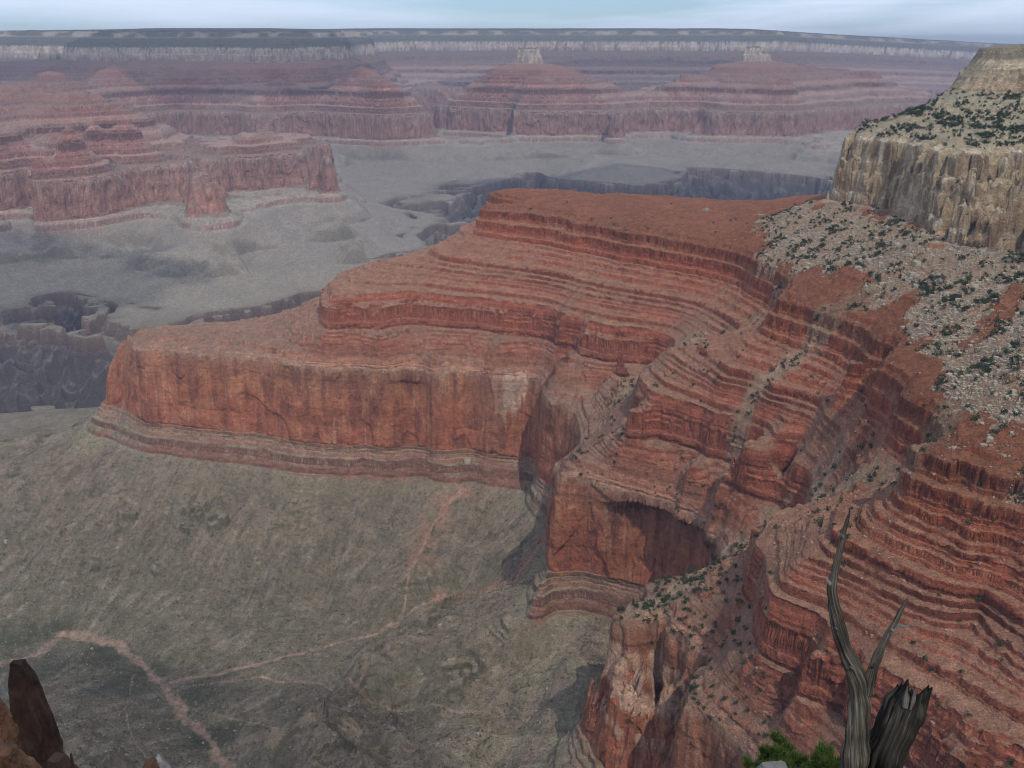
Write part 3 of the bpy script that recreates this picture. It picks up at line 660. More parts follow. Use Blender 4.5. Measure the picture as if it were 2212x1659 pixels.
print('verts', NA*NR, 'controls', len(cv))
# ------------------------------------------------------------------ small things on the canyon walls
def simple_mat(name, c0, c1, sc=3.0, bump=.5, dist=.05, stretch=(1, 1, 1), rough=.9, detail=6, obj=True):
    m, nt, b = new_mat(name); N = nt.nodes.new; L = nt.links.new; b.inputs['Roughness'].default_value = rough
    tc = N('ShaderNodeTexCoord'); mp = N('ShaderNodeMapping'); mp.inputs['Scale'].default_value = [sc*k for k in stretch]
    L(tc.outputs['Object' if obj else 'Generated'], mp.inputs[0])
    n = N('ShaderNodeTexNoise'); n.inputs['Scale'].default_value = 1; n.inputs['Detail'].default_value = detail; n.inputs['Roughness'].default_value = .65
    L(mp.outputs[0], n.inputs[0]); r_ = N('ShaderNodeValToRGB'); r_.color_ramp.elements[0].position = .35; r_.color_ramp.elements[1].position = .68
    r_.color_ramp.elements[0].color = (*c0, 1); r_.color_ramp.elements[1].color = (*c1, 1); L(n.outputs[0], r_.inputs[0]); L(r_.outputs[0], b.inputs['Base Color'])
    bp = N('ShaderNodeBump'); bp.inputs['Strength'].default_value = bump; bp.inputs['Distance'].default_value = dist
    L(n.outputs[0], bp.inputs['Height']); L(bp.outputs[0], b.inputs['Normal'])
    return m
def raw_mesh(name, V, Fc, mat, smooth=False):
    me = bpy.data.meshes.new(name); V = np.asarray(V, np.float32); Fc = np.asarray(Fc, np.int32); k = Fc.shape[1]
    me.vertices.add(len(V)); me.vertices.foreach_set('co', V.ravel()); me.loops.add(Fc.size); me.loops.foreach_set('vertex_index', Fc.ravel())
    me.polygons.add(len(Fc)); me.polygons.foreach_set('loop_start', np.arange(0, Fc.size, k, dtype=np.int32))
    me.polygons.foreach_set('loop_total', np.full(len(Fc), k, np.int32)); me.update(calc_edges=True)
    me.polygons.foreach_set('use_smooth', np.full(len(Fc), smooth)); me.materials.append(mat); return me
def link(name, me, parent=None):
    o = bpy.data.objects.new(name, me); C.objects.link(o); o.parent = parent; return o
def rotm(rg):
    a, b, c = rg.uniform(0, 6.28, 3); A = np.array([[math.cos(a), -math.sin(a), 0], [math.sin(a), math.cos(a), 0], [0, 0, 1]])
    B = np.array([[1, 0, 0], [0, math.cos(b), -math.sin(b)], [0, math.sin(b), math.cos(b)]]); return A@B@A.T
def crown_shape(rg, n, leaf):        # many small leaf-clump faces through a lumpy crown of unit size
    V, Fc = [], []; lob = rg.normal(size=(5, 3))*[.28, .28, .2]+[0, 0, .55]; lr_ = rg.uniform(.28, .5, 5)
    for i in range(n):
        k = rg.integers(5); d = rg.normal(size=3); d /= np.linalg.norm(d); p = lob[k]+d*lr_[k]*rg.uniform(.6, 1.05)
        p[2] = max(p[2], .04); a = rg.normal(size=3); a /= np.linalg.norm(a); b = np.cross(a, d); b /= max(np.linalg.norm(b), 1e-3)
        s_ = leaf*rg.uniform(.6, 1.4); j = len(V); V += [p-a*s_, p+b*s_, p+a*s_, p-b*s_*.7]; Fc.append([j, j+1, j+2, j+3])
    return np.array(V), np.array(Fc)
def rock_shape(rg, flat=.7):
    # a cut block: random convex hull like chunk from a displaced cube with chamfered corners
    V, Fc = [], []; P_ = []
    for sx in (-1, 1):
        for sy in (-1, 1):
            for sz in (-1, 1): P_.append(np.array([sx, sy, sz])*rg.uniform(.55, 1.0, 3)*[1, .8, flat])
    P_ = np.array(P_)@rotm(rg).T if False else np.array(P_)
    Q = [(0, 1, 3, 2), (4, 6, 7, 5), (0, 4, 5, 1), (2, 3, 7, 6), (0, 2, 6, 4), (1, 5, 7, 3)]
    for q in Q:
        c = P_[list(q)].mean(0); c = c*(1.12+rg.uniform(-.05, .12)); j = len(V); V += [P_[k] for k in q]+[c]
        for k in range(4): Fc.append([j+k, j+(k+1) % 4, j+4])
    return np.array(V)*.5, np.array(Fc)
def scatter(name, protos, pos, size, mat, rg, squash=None, kind='stuff', label=None):
    VV, FF, off = [], [], 0
    which = rg.integers(len(protos), size=len(pos)); ang_ = rg.uniform(0, 6.28, len(pos))
    for k, (pv, pf) in enumerate(protos):
        m = which == k; n = m.sum()
        if not n: continue
        c, s_ = np.cos(ang_[m])[:, None], np.sin(ang_[m])[:, None]; sz = size[m][:, None]
        v = np.stack([pv[None, :, 0]*c-pv[None, :, 1]*s_, pv[None, :, 0]*s_+pv[None, :, 1]*c, np.repeat(pv[None, :, 2], n, 0)], -1)*sz[..., None]+pos[m][:, None]
        f = pf[None]+(np.arange(n)*len(pv))[:, None, None]+off
        VV.append(v.reshape(-1, 3)); FF.append(f.reshape(-1, pf.shape[1])); off += n*len(pv)
    o = link(name, raw_mesh(name, np.concatenate(VV), np.concatenate(FF), mat)); o['kind'] = kind
    if label: o['label'] = label
    return o
rg = np.random.default_rng(42)
# which vertices can be seen, and how much ground each stands for
PXX = 1106+F*x/(y*CP-z*SP); PYY = 829.5-F*(y*SP+z*CP)/(y*CP-z*SP)
dA = np.gradient(az)[:, None]*r*np.hypot(np.gradient(r, axis=1), np.gradient(z, axis=1))
inview = (PXX > -60) & (PXX < 2270) & (PYY > 60) & (PYY < 1720) & (r > 250)
el = z/r; seen = el >= np.maximum.accumulate(el, axis=1)-.002
def pick(weight, n):
    w = (weight*dA*inview*seen).ravel().astype(float); w = np.maximum(w, 0); cs = np.cumsum(w); u = rg.uniform(0, cs[-1], n)
    k = np.searchsorted(cs, u); i, j = np.unravel_index(np.clip(k, 0, x.size-1), x.shape)
    return np.stack([x[i, j], y[i, j], z[i, j]], 1), i, j
flat_ = (1-sstep(.9, 1.8, steepz))
toro = sstep(-135, -125, -zs*0+zs)*0+((zs > -140) & (zs < -72) & (r < 2300) & (x > 300))
cov = ((zs > -612) & (zs < -545) & (r < 1500) & (PXX > 1150) & (PXX < 1560))
twb = ((zs > -612) & (zs < -540) & (r < 1120) & (PXX > 1330) & (PXX < 1660))
supr = ((zs > -540) & (zs < -335) & (r < 1500) & (PXX > 1250))
M_JUN = simple_mat('juniper_green', (.014, .026, .012), (.045, .062, .026), 2.0, .3, .1)
M_SAGE = simple_mat('sage_scrub', (.055, .055, .037), (.095, .088, .058), 1.0, .2, .1)
M_PALE = simple_mat('pale_boulder', (.17, .145, .105), (.36, .315, .25), .5, .5, .3)
M_RED = simple_mat('red_rubble', (.16, .085, .06), (.30, .20, .15), .5, .5, .3)
M_GREY = simple_mat('grey_rubble', (.10, .088, .07), (.27, .235, .19), .5, .5, .3)
crowns_far = [crown_shape(rg, 46, .17) for _ in range(5)]; crowns = [crown_shape(rg, 150, .10) for _ in range(5)]
rocks = [rock_shape(rg, f) for f in (.5, .7, .9, .6, .8, 1.0)]
# --- rubble and scrub nobody could count
p, _, _ = pick(scr, 24000); s_ = np.clip(rg.lognormal(.25, .6, len(p)), .6, 7)
scatter('pale_scree_blocks', rocks, p+[0, 0, .1], s_, M_PALE, rg)
p, _, _ = pick(flat_*(supr+twb+cov+.8*((zs > -540) & (zs < -262) & (r < 2450)))+.3*chute, 12000); s_ = np.clip(rg.lognormal(.1, .5, len(p)), .6, 4)
scatter('red_rubble', rocks, p, s_, M_RED, rg)
p, _, _ = pick(ba*(zs < -832)*flat_*(r < 2500)*(.25+sstep(0, .5, rl))*(1-wash), 14000); s_ = np.clip(rg.lognormal(.35, .5, len(p)), .8, 6)
scatter('grey_slope_rubble', rocks, p, s_, M_GREY, rg)
p, _, _ = pick((zs < -835)*flat_*(r < 2500)*(1-wash)*(.4+sstep(-.2, .3, -rl)), 16000); s_ = np.clip(rg.lognormal(.2, .4, len(p)), .7, 2.8)
scatter('slope_scrub', crowns_far, p, s_, M_SAGE, rg)
clump = sstep(-.05, .45, gx2+.5*gx3+.3*gx1)**2*1.6+.12
p, _, _ = pick((1.5*toro+1.1*scr+.55*chute+.30*cov+.6*twb+.10*supr*flat_)*clump, 2600); s_ = rg.uniform(2.0, 5.2, len(p))
keep = np.linalg.norm(p, axis=1) > 0
o = scatter('juniper_scrub', crowns_far, p, s_, M_JUN, rg)
# --- the bushes and boulders one can point at
def individuals(name, weight, n, meshes, smin, smax, label, cat, group, sink=.05, mind=6):
    p, _, _ = pick(weight, n*4); sc_ = rg.uniform(smin, smax, len(p)); acc = []
    order = np.argsort(-sc_/np.linalg.norm(p, axis=1)); out = 0
    for k in order:
        if all(np.hypot(*(p[k][:2]-q[:2])) > mind for q in acc):
            acc.append(p[k]); o = link(name, meshes[int(rg.integers(len(meshes)))]); o.location = p[k]-[0, 0, sink*sc_[k]]
            o.rotation_euler[2] = rg.uniform(0, 6.28); f = sc_[k]; o.scale = (f, f*rg.uniform(.8, 1.15), f*rg.uniform(.8, 1.15)); tag(o, label, cat, group); out += 1
            if out >= n: break
jm = [raw_mesh('juniper_shrub', v, f, M_JUN) for v, f in crowns]
individuals('juniper_shrub', toro*clump, 90, jm, 4.5, 7.5, 'dark green juniper bush on the upper slope between the two tan cliffs', 'shrub', 'junipers on the slope between the tan cliffs')
individuals('juniper_shrub', scr*(PYY < 640)*clump, 50, jm, 4, 7, 'dark green juniper bush on the pale scree under the sheer tan cliff', 'shrub', 'junipers on the pale scree under the cliff')
individuals('juniper_shrub', scr*(PYY >= 640)*clump, 60, jm, 3.5, 6, 'dark green juniper bush on the pale boulder slope at the right edge', 'shrub', 'junipers on the right hand boulder slope')
individuals('juniper_shrub', twb*1.0, 50, jm, 2.6, 4.6, 'dark green bush on the pink bench behind the near pale rock tower', 'shrub', 'bushes behind the near rock tower')
individuals('juniper_shrub', ((zs > -345) & (zs < -275) & (r > 1800) & (r < 2450) & (PYY < 520))*flat_, 14, jm, 2.5, 4.5, 'small dark shrub on the orange top of the central ridge', 'shrub', 'shrubs on top of the central ridge')
individuals('juniper_shrub', cov*1.0+.2*supr*flat_*(r < 1300), 40, jm, 2.8, 5, 'dark green bush on the red slope above the cave cliff', 'shrub', 'bushes on the red slope above the cave')
bm_ = [raw_mesh('boulder', v, f, M_PALE) for v, f in rocks]
individuals('boulder', scr*(PYY < 640), 40, bm_, 6, 11, 'large pale block lying on the scree under the sheer tan cliff', 'boulder', 'large blocks on the scree under the cliff', .1)
individuals('boulder', scr*(PYY >= 640), 40, bm_, 4, 8, 'large pale block lying on the boulder slope at the right edge', 'boulder', 'large blocks on the right hand boulder slope', .1)
def surf(px, py):
    d = (PXX-px)**2+(PYY-py)**2+np.where(seen, 0, 1e6); k = np.unravel_index(np.argmin(d), d.shape); return np.array([x[k], y[k], z[k]])
for px, py, sz, lab in ((1524, 455, 15, 'white rounded boulder alone on the orange crest of the ridge'), (1642, 468, 17, 'broad pale boulder on the crest just left of the scree slope'),
        (1008, 998, 17, 'tall pale boulder leaning at the foot of the big red wall'), (12, 1170, 10, 'dark boulder low on the grey slope at the left edge'),
        (2138, 952, 9, 'white boulder topmost of the pair above the near red ledges'), (2125, 962, 7, 'white boulder lower of the pair above the near red ledges'),
        (950, 1352, 8, 'brown block alone on the green slope right of the pink streambed')):
    o = link('boulder', bm_[int(rg.integers(6))]); q = surf(px, py); o.location = q+[0, 0, sz*.08]; o.scale = (sz, sz*.8, sz*.9); o.rotation_euler[2] = rg.uniform(0, 6); tag(o, lab, 'boulder')

# ------------------------------------------------------------------ the rim where the viewer stands
def pt(px, py, d):               # point at depth d metres in front of the viewer
    q = ray(px, py); return q*d
def ground_z(X_, Y_):
    return np.where(Y_ < 1.6, -1.75, -1.75-(Y_-1.6)*1.02-.012*np.maximum(0, Y_-30)**2*2.2)
def rim_ground():
    xs_ = np.concatenate([np.linspace(-90, -12, 40), np.linspace(-11.6, 12, 110), np.linspace(12.6, 90, 40)]); ys_ = np.concatenate([np.linspace(-60, 0, 30), np.linspace(.3, 12, 60), np.linspace(12.5, 62, 60)])
    XX, YY = np.meshgrid(xs_, ys_); ZZ = ground_z(XX, YY)-.12*np.abs(NZ[2](XX, YY, 1.2))-.10*np.abs(NZ[3](XX, YY, .5))-.5*np.abs(NZ[4](XX, YY, 9))*(YY > 1)
    V = np.stack([XX, YY, ZZ], -1).reshape(-1, 3); n0, n1 = XX.shape; I = np.arange(n0*n1).reshape(n0, n1)
    Fc = np.stack([I[:-1, :-1], I[:-1, 1:], I[1:, 1:], I[1:, :-1]], -1).reshape(-1, 4)
    o = link('rim_ground', raw_mesh('rim_ground', V, Fc, simple_mat('rim_limestone', (.22, .18, .13), (.38, .32, .24), 1.5, .6, .1))); o['kind'] = 'structure'
rim_ground()
# weathered wood
def wood_mat(name, dark, mid, lite):
    m, nt, b = new_mat(name); N = nt.nodes.new; L = nt.links.new
    at_ = N('ShaderNodeAttribute'); at_.attribute_name = 'grain'; sp = N('ShaderNodeSeparateXYZ'); L(at_.outputs['Vector'], sp.inputs[0])
    mp = N('ShaderNodeMapping'); mp.inputs['Scale'].default_value = (26, 2.4, 1); L(at_.outputs['Vector'], mp.inputs[0])
    n = N('ShaderNodeTexNoise'); n.inputs['Scale'].default_value = 1; n.inputs['Detail'].default_value = 8; n.inputs['Roughness'].default_value = .7; n.inputs['Distortion'].default_value = .4
    L(mp.outputs[0], n.inputs[0]); r_ = N('ShaderNodeValToRGB'); e = r_.color_ramp.elements
    e[0].position = .36; e[0].color = (*dark, 1); e[1].position = .70; e[1].color = (*lite, 1); k = e.new(.52); k.color = (*mid, 1)
    L(n.outputs[0], r_.inputs[0]); 
    n2 = N('ShaderNodeTexNoise'); n2.inputs['Scale'].default_value = 5; n2.inputs['Detail'].default_value = 3; tc = N('ShaderNodeTexCoord'); L(tc.outputs['Object'], n2.inputs[0])
    mr = N('ShaderNodeMapRange'); mr.inputs[1].default_value = .35; mr.inputs[2].default_value = .65; mr.inputs[3].default_value = .55; mr.inputs[4].default_value = 1.4; L(n2.outputs[0], mr.inputs[0])
    sc = N('ShaderNodeVectorMath'); sc.operation = 'SCALE'; L(r_.outputs[0], sc.inputs[0]); L(mr.outputs[0], sc.inputs['Scale']); L(sc.outputs[0], b.inputs['Base Color'])
    bp = N('ShaderNodeBump'); bp.inputs['Strength'].default_value = 1; bp.inputs['Distance'].default_value = .03; L(n.outputs[0], bp.inputs['Height']); L(bp.outputs[0], b.inputs['Normal'])
    return m
def limb(name, pts, mat, parent, seed, ns=40, twist=1.2, knots=0, ridge=.085, sub=7, jag=None):
    """pts: (px, py, depth, half width in px); a twisted, fluted, tapering limb"""
    g = np.random.default_rng(seed); P3 = np.array([pt(a, b, c) for a, b, c, w in pts]); R3 = np.array([w*c/F for a, b, c, w in pts])
    n = len(pts); tt = np.linspace(0, n-1, (n-1)*sub+1)
    def cr(A_):
        out = []
        for t_ in tt:
            i = min(int(t_), n-2); f = t_-i; a, b, c, d = A_[max(i-1, 0)], A_[i], A_[i+1], A_[min(i+2, n-1)]
            out.append(b+.5*f*(c-a+f*(2*a-5*b+4*c-d+f*(3*(b-c)+d-a))))
        return np.array(out)
    Pc, Rc = cr(P3), np.maximum(cr(R3), .0015); ph = g.uniform(0, 6.28, 8); fr_ = np.array([2, 3, 5, 7, 9, 13, 17, 23]); am = ridge*np.array([.5, .6, .7, .7, .6, .5, .4, .35])
    V, G = [], []; Lc = np.concatenate([[0], np.cumsum(np.linalg.norm(np.diff(Pc, axis=0), axis=1))])
    th = np.linspace(0, 2*np.pi, ns, endpoint=False); up = np.array([0, 1., 0])
    for k in range(len(Pc)):
        T = Pc[min(k+1, len(Pc)-1)]-Pc[max(k-1, 0)]; T /= np.linalg.norm(T); U_ = np.cross(T, up); U_ /= np.linalg.norm(U_); W_ = np.cross(T, U_)
        a = th+twist*Lc[k]; rr = np.ones(ns)
        for q in range(8): rr += am[q]*np.cos(fr_[q]*a+ph[q]+1.3*math.sin(Lc[k]*(1.7+q*.6)+ph[q]))
        rr += .05*math.sin(Lc[k]*23+ph[0])+.04*math.sin(Lc[k]*41+ph[1])
        ring = Pc[k]+Rc[k]*rr[:, None]*(np.cos(th)[:, None]*U_+np.sin(th)[:, None]*W_)
        if jag is not None and k > len(Pc)-1-jag[0]:
            f = (k-(len(Pc)-1-jag[0]))/jag[0]; j_ = jag[1](th)[:, None]*f; ring = ring+T*j_
        V.append(ring); G.append(np.stack([a/6.28, np.full(ns, Lc[k]), np.zeros(ns)], -1))
    m_ = len(Pc); V = np.concatenate(V); G = np.concatenate(G); Fc = []
    for k in range(m_-1):
        for q in range(ns): Fc.append([k*ns+q, k*ns+(q+1) % ns, (k+1)*ns+(q+1) % ns, (k+1)*ns+q])
    # closed ends
    c0_, c1__ = len(V), len(V)+1; endc = Pc[-1] if jag is None else Pc[-1]-(Pc[-1]-Pc[-2])/np.linalg.norm(Pc[-1]-Pc[-2])*jag[2]
    V = np.vstack([V, Pc[0], endc]); G = np.vstack([G, [0, 0, 0], [0, Lc[-1], 0]])
    for q in range(ns): Fc.append([c0_, (q+1) % ns, q, q]); Fc.append([c1__, (m_-1)*ns+q, (m_-1)*ns+(q+1) % ns, (m_-1)*ns+(q+1) % ns])
    me = bpy.data.meshes.new(name); me.from_pydata(V.tolist(), [], [f if f[2] != f[3] else f[:3] for f in Fc])
    for pl_ in me.polygons: pl_.use_smooth = True
    at2 = me.attributes.new('grain', 'FLOAT_VECTOR', 'POINT'); at2.data.foreach_set('vector', G.astype(np.float32).ravel())
    me.materials.append(mat); return link(name, me, parent)
M_WOOD = wood_mat('weathered_wood', (.022, .019, .015), (.095, .084, .068), (.27, .25, .22))
M_BLACK = wood_mat('dark_dead_wood', (.008, .0075, .007), (.030, .027, .022), (.12, .11, .095))
M_BARE = wood_mat('bleached_wood', (.10, .095, .085), (.26, .25, .23), (.42, .41, .39))
D_ = 6.2
tree = bpy.data.objects.new('dead_tree', None); C.objects.link(tree)
tag(tree, 'bare grey dead tree forking into two curved limbs at the lower right', 'dead tree')
limb('trunk', [(1832,2050,D_+.6,44),(1836,1850,D_+.3,36),(1840,1700,D_+.05,31),(1848,1620,D_,27),(1853,1560,D_,23),(1856,1510,D_,20),(1852,1468,D_,19),(1839,1432,D_,16.5),(1824,1400,D_,15),(1814,1365,D_,14),(1806,1330,D_,13),(1799,1292,D_,11),(1797,1268,D_,9.5),(1801,1246,D_,8),(1807,1215,D_,7),(1813,1192,D_,6.5),(1820,1158,D_,5),(1829,1127,D_,4),(1834,1112,D_,2.4),(1836,1098,D_,.7)], M_WOOD, tree, 3, twist=1.6)
limb('branch', [(1856,1540,D_,9),(1868,1500,D_,12),(1876,1472,D_,11.5),(1887,1440,D_,9.5),(1899,1409,D_,8),(1911,1384,D_,7.2),(1925,1359,D_,6.3),(1937,1338,D_,5),(1947,1317,D_,4),(1955,1303,D_,2.6),(1962,1291,D_,.7)], M_WOOD, tree, 5, ns=28, twist=2.2)
limb('twig', [(1934,1352,D_,3.5),(1944,1350,D_,3.2),(1957,1353,D_,2.4),(1968,1350,D_,1.8),(1980,1352,D_,.6)], M_BARE, tree, 6, ns=12)
for a_, b_, c_, d_ in ((1812,1362,1803,1356),(1886,1440,1893,1430),(1846,1448,1836,1440),(1926,1360,1934,1366),(1822,1160,1816,1153)): limb('twig', [(a_,b_,D_-.03,3),((a_+c_)/2,(b_+d_)/2,D_-.05,2.4),(c_,d_,D_-.07,1.2)], M_BARE, tree, a_, ns=10, sub=3)
limb('twig', [(1955,1353,D_,1.6),(1966,1355,D_-.01,1.1),(1977,1357,D_-.02,.5)], M_BARE, tree, 16, ns=10)
limb('twig', [(1800,1266,D_,5),(1792,1260,D_-.02,4.5),(1786,1253,D_-.04,3.2),(1784,1248,D_-.05,1.2)], M_BARE, tree, 7, ns=12)
stump = bpy.data.objects.new('tree_stump', None); C.objects.link(stump)
tag(stump, 'thick dark tree stump with a splintered top, leaning right beside the dead tree', 'tree stump')
def jagf(th):
    return .055*np.maximum(0, np.cos(th-.2))**3+.07*np.maximum(0, np.cos(th-2.9))**5+.022*np.sin(5*th)+.02*np.sin(9*th+1)+.02*np.sin(17*th)+.015*np.sin(31*th+2)
limb('trunk', [(1850,2050,D_+.9,52),(1872,1800,D_+.35,45),(1890,1690,D_+.12,41),(1908,1640,D_+.05,39),(1928,1595,D_,38),(1948,1552,D_,37),(1962,1522,D_,35),(1970,1503,D_,31)], M_BLACK, stump, 11, ns=64, twist=.7, ridge=.10, sub=9, jag=(8, jagf, .05))
limb('splinter', [(1955,1528,D_-.09,6),(1957,1510,D_-.10,7),(1958,1496,D_-.10,4),(1961,1482,D_-.10,1)], M_BARE, stump, 12, ns=10)
limb('splinter', [(1966,1534,D_-.10,2.5),(1972,1515,D_-.11,5),(1975,1500,D_-.10,3.5),(1972,1486,D_-.09,1)], M_BARE, stump, 13, ns=10)
limb('splinter', [(1990,1540,D_-.03,8),(1996,1514,D_-.02,7),(1998,1500,D_-.01,5.5),(2001,1490,D_,3),(2003,1484,D_,1.5)], M_BLACK, stump, 14, ns=12)
limb('splinter', [(1945,1530,D_+.02,9),(1948,1508,D_,8),(1954,1494,D_,5.5),(1960,1482,D_,3),(1963,1475,D_,1.4)], M_BLACK, stump, 15, ns=12)

# green pinyon tops
M_NEED = simple_mat('pine_needles', (.03, .056, .013), (.08, .125, .03), 14, .2, .01)
M_TWIG = simple_mat('pine_bark', (.06, .045, .03), (.14, .11, .08), 20, .4, .01)
def pine(name, base, height, spread, tips, label, seed):
    g = np.random.default_rng(seed); root = bpy.data.objects.new(name, None); C.objects.link(root); root.location = base; tag(root, label, 'young pine')
    def tube(P0, P1, r0, r1, V, Fc, n=6):
        T = P1-P0; T = T/np.linalg.norm(T); U_ = np.cross(T, [.3, 1, .1]); U_ /= np.linalg.norm(U_); W_ = np.cross(T, U_); j = len(V)
        for P_, r_ in ((P0, r0), (P1, r1)):
            for q in range(n): a = 6.283*q/n; V.append(P_+r_*(math.cos(a)*U_+math.sin(a)*W_))
        for q in range(n): Fc.append([j+q, j+(q+1) % n, j+n+(q+1) % n, j+n+q])
    tv, tf, nv, nf = [], [], [], []
    trunk_top = np.array([0, 0, height*.92]); prev = np.zeros(3)
    for k in range(1, 9): q = trunk_top*k/8+g.normal(size=3)*[.02, .02, 0]; tube(prev, q, .035*(1-k/10), .035*(1-(k+1)/10), tv, tf); prev = q
    def tuft(P_, D__, ln, n):
        for _ in range(n):
            d = D__+g.normal(size=3)*.55; d /= np.linalg.norm(d); o_ = P_+g.normal(size=3)*.012; e_ = o_+d*ln*g.uniform(.7, 1.2); w_ = np.cross(d, g.normal(size=3)); w_ = w_/np.linalg.norm(w_)*.0028
            j = len(nv); nv.extend([o_-w_, o_+w_, e_]); nf.append([j, j+1, j+2])
    bvf = []
    for T in tips:                    # each tip is reached by a limb with side twigs
        T = np.array(T); h0 = T[2]*.55+g.uniform(-.08, .05); P0 = trunk_top*(h0/trunk_top[2]); m_ = (P0+T)/2+np.array([0, 0, -.05]); bv, bf = [], []
        seg = [P0*(1-t_)**2+2*m_*t_*(1-t_)+T*t_**2 for t_ in np.linspace(0, 1, 9)]
        for a, b in zip(seg[:-1], seg[1:]): tube(a, b, .012, .009, bv, bf, 5)
        bvf.append((bv, bf))
        for k in range(2, 9):
            D__ = seg[k]-seg[k-1]; D__ = D__/np.linalg.norm(D__); tuft(seg[k], D__+[0, 0, .35], .055, 26)
            for _ in range(4):
                sd_ = g.normal(size=3)*.7+D__*.6+[0, 0, .35]; sd_ /= np.linalg.norm(sd_); e_ = seg[k]+sd_*g.uniform(.06, .13)*(1.2-.07*k); tube(seg[k], e_, .005, .003, bv, bf, 4)
                for u_ in (.35, .6, .85, 1): tuft(seg[k]*(1-u_)+e_*u_, sd_+[0, 0, .2], .05, 30)
    link('trunk', raw_mesh('trunk', tv, tf, M_TWIG), root)
    for bv, bf in bvf: link('branch', raw_mesh('branch', bv, bf, M_TWIG), root)
    link('crown', raw_mesh('crown', nv, nf, M_NEED), root)
def local_tips(base, lst, d): return [tuple(pt(a, b, d+dd)-base) for a, b, dd in lst]
b1_ = pt(1690, 1900, 8.2); b1_[2] = float(ground_z(b1_[0], b1_[1]))
pine('pine_sapling', b1_, 1.5, .5, local_tips(b1_, [(1685,1607,0),(1672,1631,-.1),(1703,1627,.1),(1650,1639,0),(1640,1654,.1),(1715,1649,-.1),(1660,1669,-.15),(1695,1664,-.2),(1625,1659,.05),(1710,1679,.1),(1640,1699,-.1),(1680,1649,.15)], 8.2), 'bright green young pine, taller of two at the bottom edge left of the dead tree', 21)
b2_ = pt(1775, 1900, 8.0); b2_[2] = float(ground_z(b2_[0], b2_[1]))
pine('pine_sapling', b2_, 1.4, .4, local_tips(b2_, [(1772,1631,0),(1790,1635,.1),(1757,1649,-.1),(1805,1651,0),(1740,1659,.05),(1780,1664,-.15),(1765,1679,-.1),(1800,1689,.1),(1735,1681,0)], 8.0), 'bright green young pine, shorter one touching the dead tree trunk', 22)

# rocks of the rim at the bottom edge
def rock(name, px, py, d, wpx, hpx, dpt, mat, label, seed, lean=0, layers=0.0, parent=None, taper=.55):
    """a weathered block whose top is at (px, py); wpx, hpx in picture units at distance d"""
    g = np.random.default_rng(seed); top_ = pt(px, py, d); w = wpx*d/F; h = hpx*d/F; nu, nv_ = 150, 130
    N_ = g.normal(size=(34, 3)); N_ /= np.linalg.norm(N_, axis=1)[:, None]; H_ = g.uniform(.62, 1.0, 34)
    N_ = np.vstack([N_, [0, 0, 1], [.5, 0, .86], [-.6, .1, .8]]); H_ = np.append(H_, [.72, .80, .78])
    p_ = (np.arange(nv_+1)/nv_*np.pi)[:, None]; q_ = (np.arange(nu)/nu*2*np.pi)[None]
    D3 = np.stack([np.sin(p_)*np.cos(q_), np.sin(p_)*np.sin(q_), np.cos(p_)+0*q_], -1).reshape(-1, 3)
    dot = D3@N_.T; rr = np.min(np.where(dot > .05, H_/np.maximum(dot, .05), 9), axis=1)
    U3 = D3*rr[:, None]; q2 = NZ[5].n3(U3[:, 0]*2.2+seed, U3[:, 1]*2.2, U3[:, 2]*3); pf_ = min(1.0, w/h)*3.0; q3 = NZ[6].n3(U3[:, 0]*6, U3[:, 1]*6, U3[:, 2]*6/pf_+seed); q4 = NZ[7].n3(U3[:, 0]*20, U3[:, 1]*20, U3[:, 2]*26)
    U3[:, :2] *= (1+.09*np.tanh(8*q2)+.035*np.tanh(6*q3)+.012*q4)[:, None]
    if layers: U3[:, :2] *= (1+.05*layers*np.tanh(5*np.sin(U3[:, 2]*h/w*6+2*q2)))[:, None]
    tz = (U3[:, 2].max()-U3[:, 2])/2; k_ = taper+(1-taper)*np.clip(tz, 0, 1)**.8
    V = np.stack([U3[:, 0]*w*.5*k_+lean*h*tz, U3[:, 1]*dpt*.5*k_, -tz*h], -1)+top_; V = list(V); Fc = []
    for j in range(nv_):
        for i in range(nu): Fc.append([j*nu+i, (j+1)*nu+i, (j+1)*nu+(i+1) % nu, j*nu+(i+1) % nu])
    o = link(name, raw_mesh(name, V, Fc, mat)); return tag(o, label, 'rock')
M_DKR = simple_mat('shaded_red_rock', (.018, .011, .010), (.055, .033, .026), 1.3, .8, .1)  # red-brown rock standing in shade; the shade is put into its dark colour
M_ORR = simple_mat('orange_rock', (.04, .022, .014), (.14, .075, .048), 2.0, .9, .1)
M_GRR = simple_mat('lichen_grey_rock', (.09, .085, .078), (.24, .235, .225), 2.0, .9, .1)
rock('rock_pillar', 36, 1430, 22, 165, 620, 1.3, M_DKR, 'tall dark brown rock pillar standing at the lower left edge', 1, lean=.03, taper=.46)
rock('rim_rock', -32, 1440, 24, 100, 600, 1.1, M_GRR, 'pale grey rock cut by the left edge, behind the dark pillar', 2, taper=.8)
rock('rim_rock', -26, 1500, 18, 110, 480, .9, M_ORR, 'orange brown rock cut by the left edge, in front of the dark pillar', 3, layers=1, taper=.7)
rock('rim_rock', 5, 1612, 15, 130, 260, .8, M_ORR, 'low orange brown rock in the bottom left corner', 4, layers=1, taper=.7)
rock('rim_rock', 120, 1638, 16, 130, 300, .8, M_DKR, 'low dark red rock at the foot of the tall pillar', 5, taper=.6)
rock('rim_rock', 152, 1628, 15.5, 20, 260, .15, M_DKR, 'thin black rock sliver on the bottom edge right of the pillar', 8, taper=.5)
rock('rim_rock', 345, 1638, 14, 66, 300, .5, M_GRR, 'small pale topped rock poking up at the bottom edge, left part', 6, taper=.8)
rock('rim_rock', 318, 1647, 13.8, 70, 300, .5, M_ORR, 'small orange rock beside the pale one at the bottom edge', 7, taper=.8)
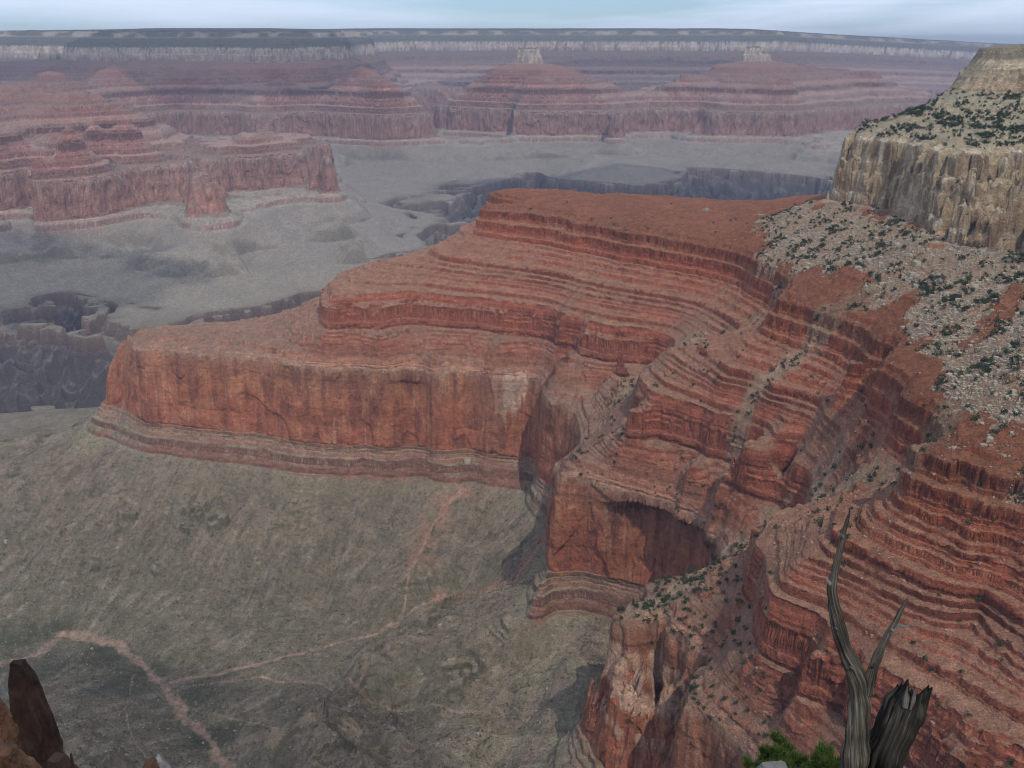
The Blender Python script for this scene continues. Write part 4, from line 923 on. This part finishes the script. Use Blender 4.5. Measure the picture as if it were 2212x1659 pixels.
rock('rim_rock', 1672, 1656, 6.5, 150, 300, .5, M_GRR, 'flat pale lichen rock on the bottom edge below the pines', 9, taper=.85)
#HAZE
def clouds():
    """fair-weather clouds high over the canyon, above the top of the picture; they throw the cloud shadows"""
    m, nt, b = new_mat('cloud_vapour'); N = nt.nodes.new; L = nt.links.new; b.inputs['Base Color'].default_value = (.9, .9, .9, 1)
    tr = N('ShaderNodeBsdfTransparent'); mx = N('ShaderNodeMixShader'); lw = N('ShaderNodeLayerWeight'); lw.inputs[0].default_value = .5
    mr = N('ShaderNodeMapRange'); mr.inputs[1].default_value = .25; mr.inputs[2].default_value = 1.0; mr.inputs[3].default_value = .34; mr.inputs[4].default_value = 0
    L(lw.outputs['Facing'], mr.inputs[0]); L(mr.outputs[0], mx.inputs[0]); L(tr.outputs[0], mx.inputs[1]); L(b.outputs[0], mx.inputs[2])
    L(mx.outputs[0], [n for n in nt.nodes if n.type == 'OUTPUT_MATERIAL'][0].inputs[0])
    sx, sy = math.sin(SUN_AZ)/math.tan(SUN_EL), math.cos(SUN_AZ)/math.tan(SUN_EL); H = 2600
    for i, (gx, gy, gz, a, b_) in enumerate(((-2600, 9300, -300, 2600, 1100), (-650, 1000, -950, 520, 420), (1600, 11800, -200, 2300, 800), (900, 6700, -850, 1200, 520), (-2300, 4300, -1000, 900, 420))):
        g = Noise(900+i); nu, nv_ = 72, 36; V = []; 
        for j in range(nv_+1):
            p_ = math.pi*j/nv_
            for k in range(nu):
                q_ = 2*math.pi*k/nu; V.append((math.sin(p_)*math.cos(q_), math.sin(p_)*math.sin(q_), math.cos(p_)))
        V = np.array(V); n_ = g.n3(V[:, 0]*1.6, V[:, 1]*1.6, V[:, 2]*1.6)+.5*g.n3(V[:, 0]*4, V[:, 1]*4, V[:, 2]*4)+.25*g.n3(V[:, 0]*9, V[:, 1]*9, V[:, 2]*9)
        V = V*(1+.45*n_)[:, None]*[a, b_, 260]; I = np.arange((nv_+1)*nu).reshape(nv_+1, nu); J = np.roll(I, -1, axis=1)
        Fc = np.stack([I[:-1], J[:-1], J[1:], I[1:]], -1).reshape(-1, 4)[:, ::-1]
        o = link('cloud', raw_mesh('cloud', V, Fc, m, True)); dz = H-gz; o.location = (gx+sx*dz, gy+sy*dz, H); o['kind'] = 'structure'
clouds()
def haze():
    me = bpy.data.meshes.new('haze')
    a, b_, c, d, e, f = -32000, 34000, -400, 43500, -1560, 420
    v = [(X_, Y_, Z_) for Z_ in (e, f) for X_, Y_ in ((a, c), (b_, c), (b_, d), (a, d))]
    me.from_pydata(v, [], [(3, 2, 1, 0), (4, 5, 6, 7), (0, 1, 5, 4), (1, 2, 6, 5), (2, 3, 7, 6), (3, 0, 4, 7)])
    o = bpy.data.objects.new('haze', me); C.objects.link(o); o['kind'] = 'stuff'
    m = bpy.data.materials.new('haze_air'); m.use_nodes = True; nt = m.node_tree; nt.nodes.clear()
    out = nt.nodes.new('ShaderNodeOutputMaterial'); p = nt.nodes.new('ShaderNodeVolumePrincipled')
    p.inputs['Color'].default_value = (.37, .45, .66, 1); p.inputs['Density'].default_value = 3.5e-5
    p.inputs['Anisotropy'].default_value = 0.0
    nt.links.new(p.outputs[0], out.inputs['Volume']); me.materials.append(m)
haze()
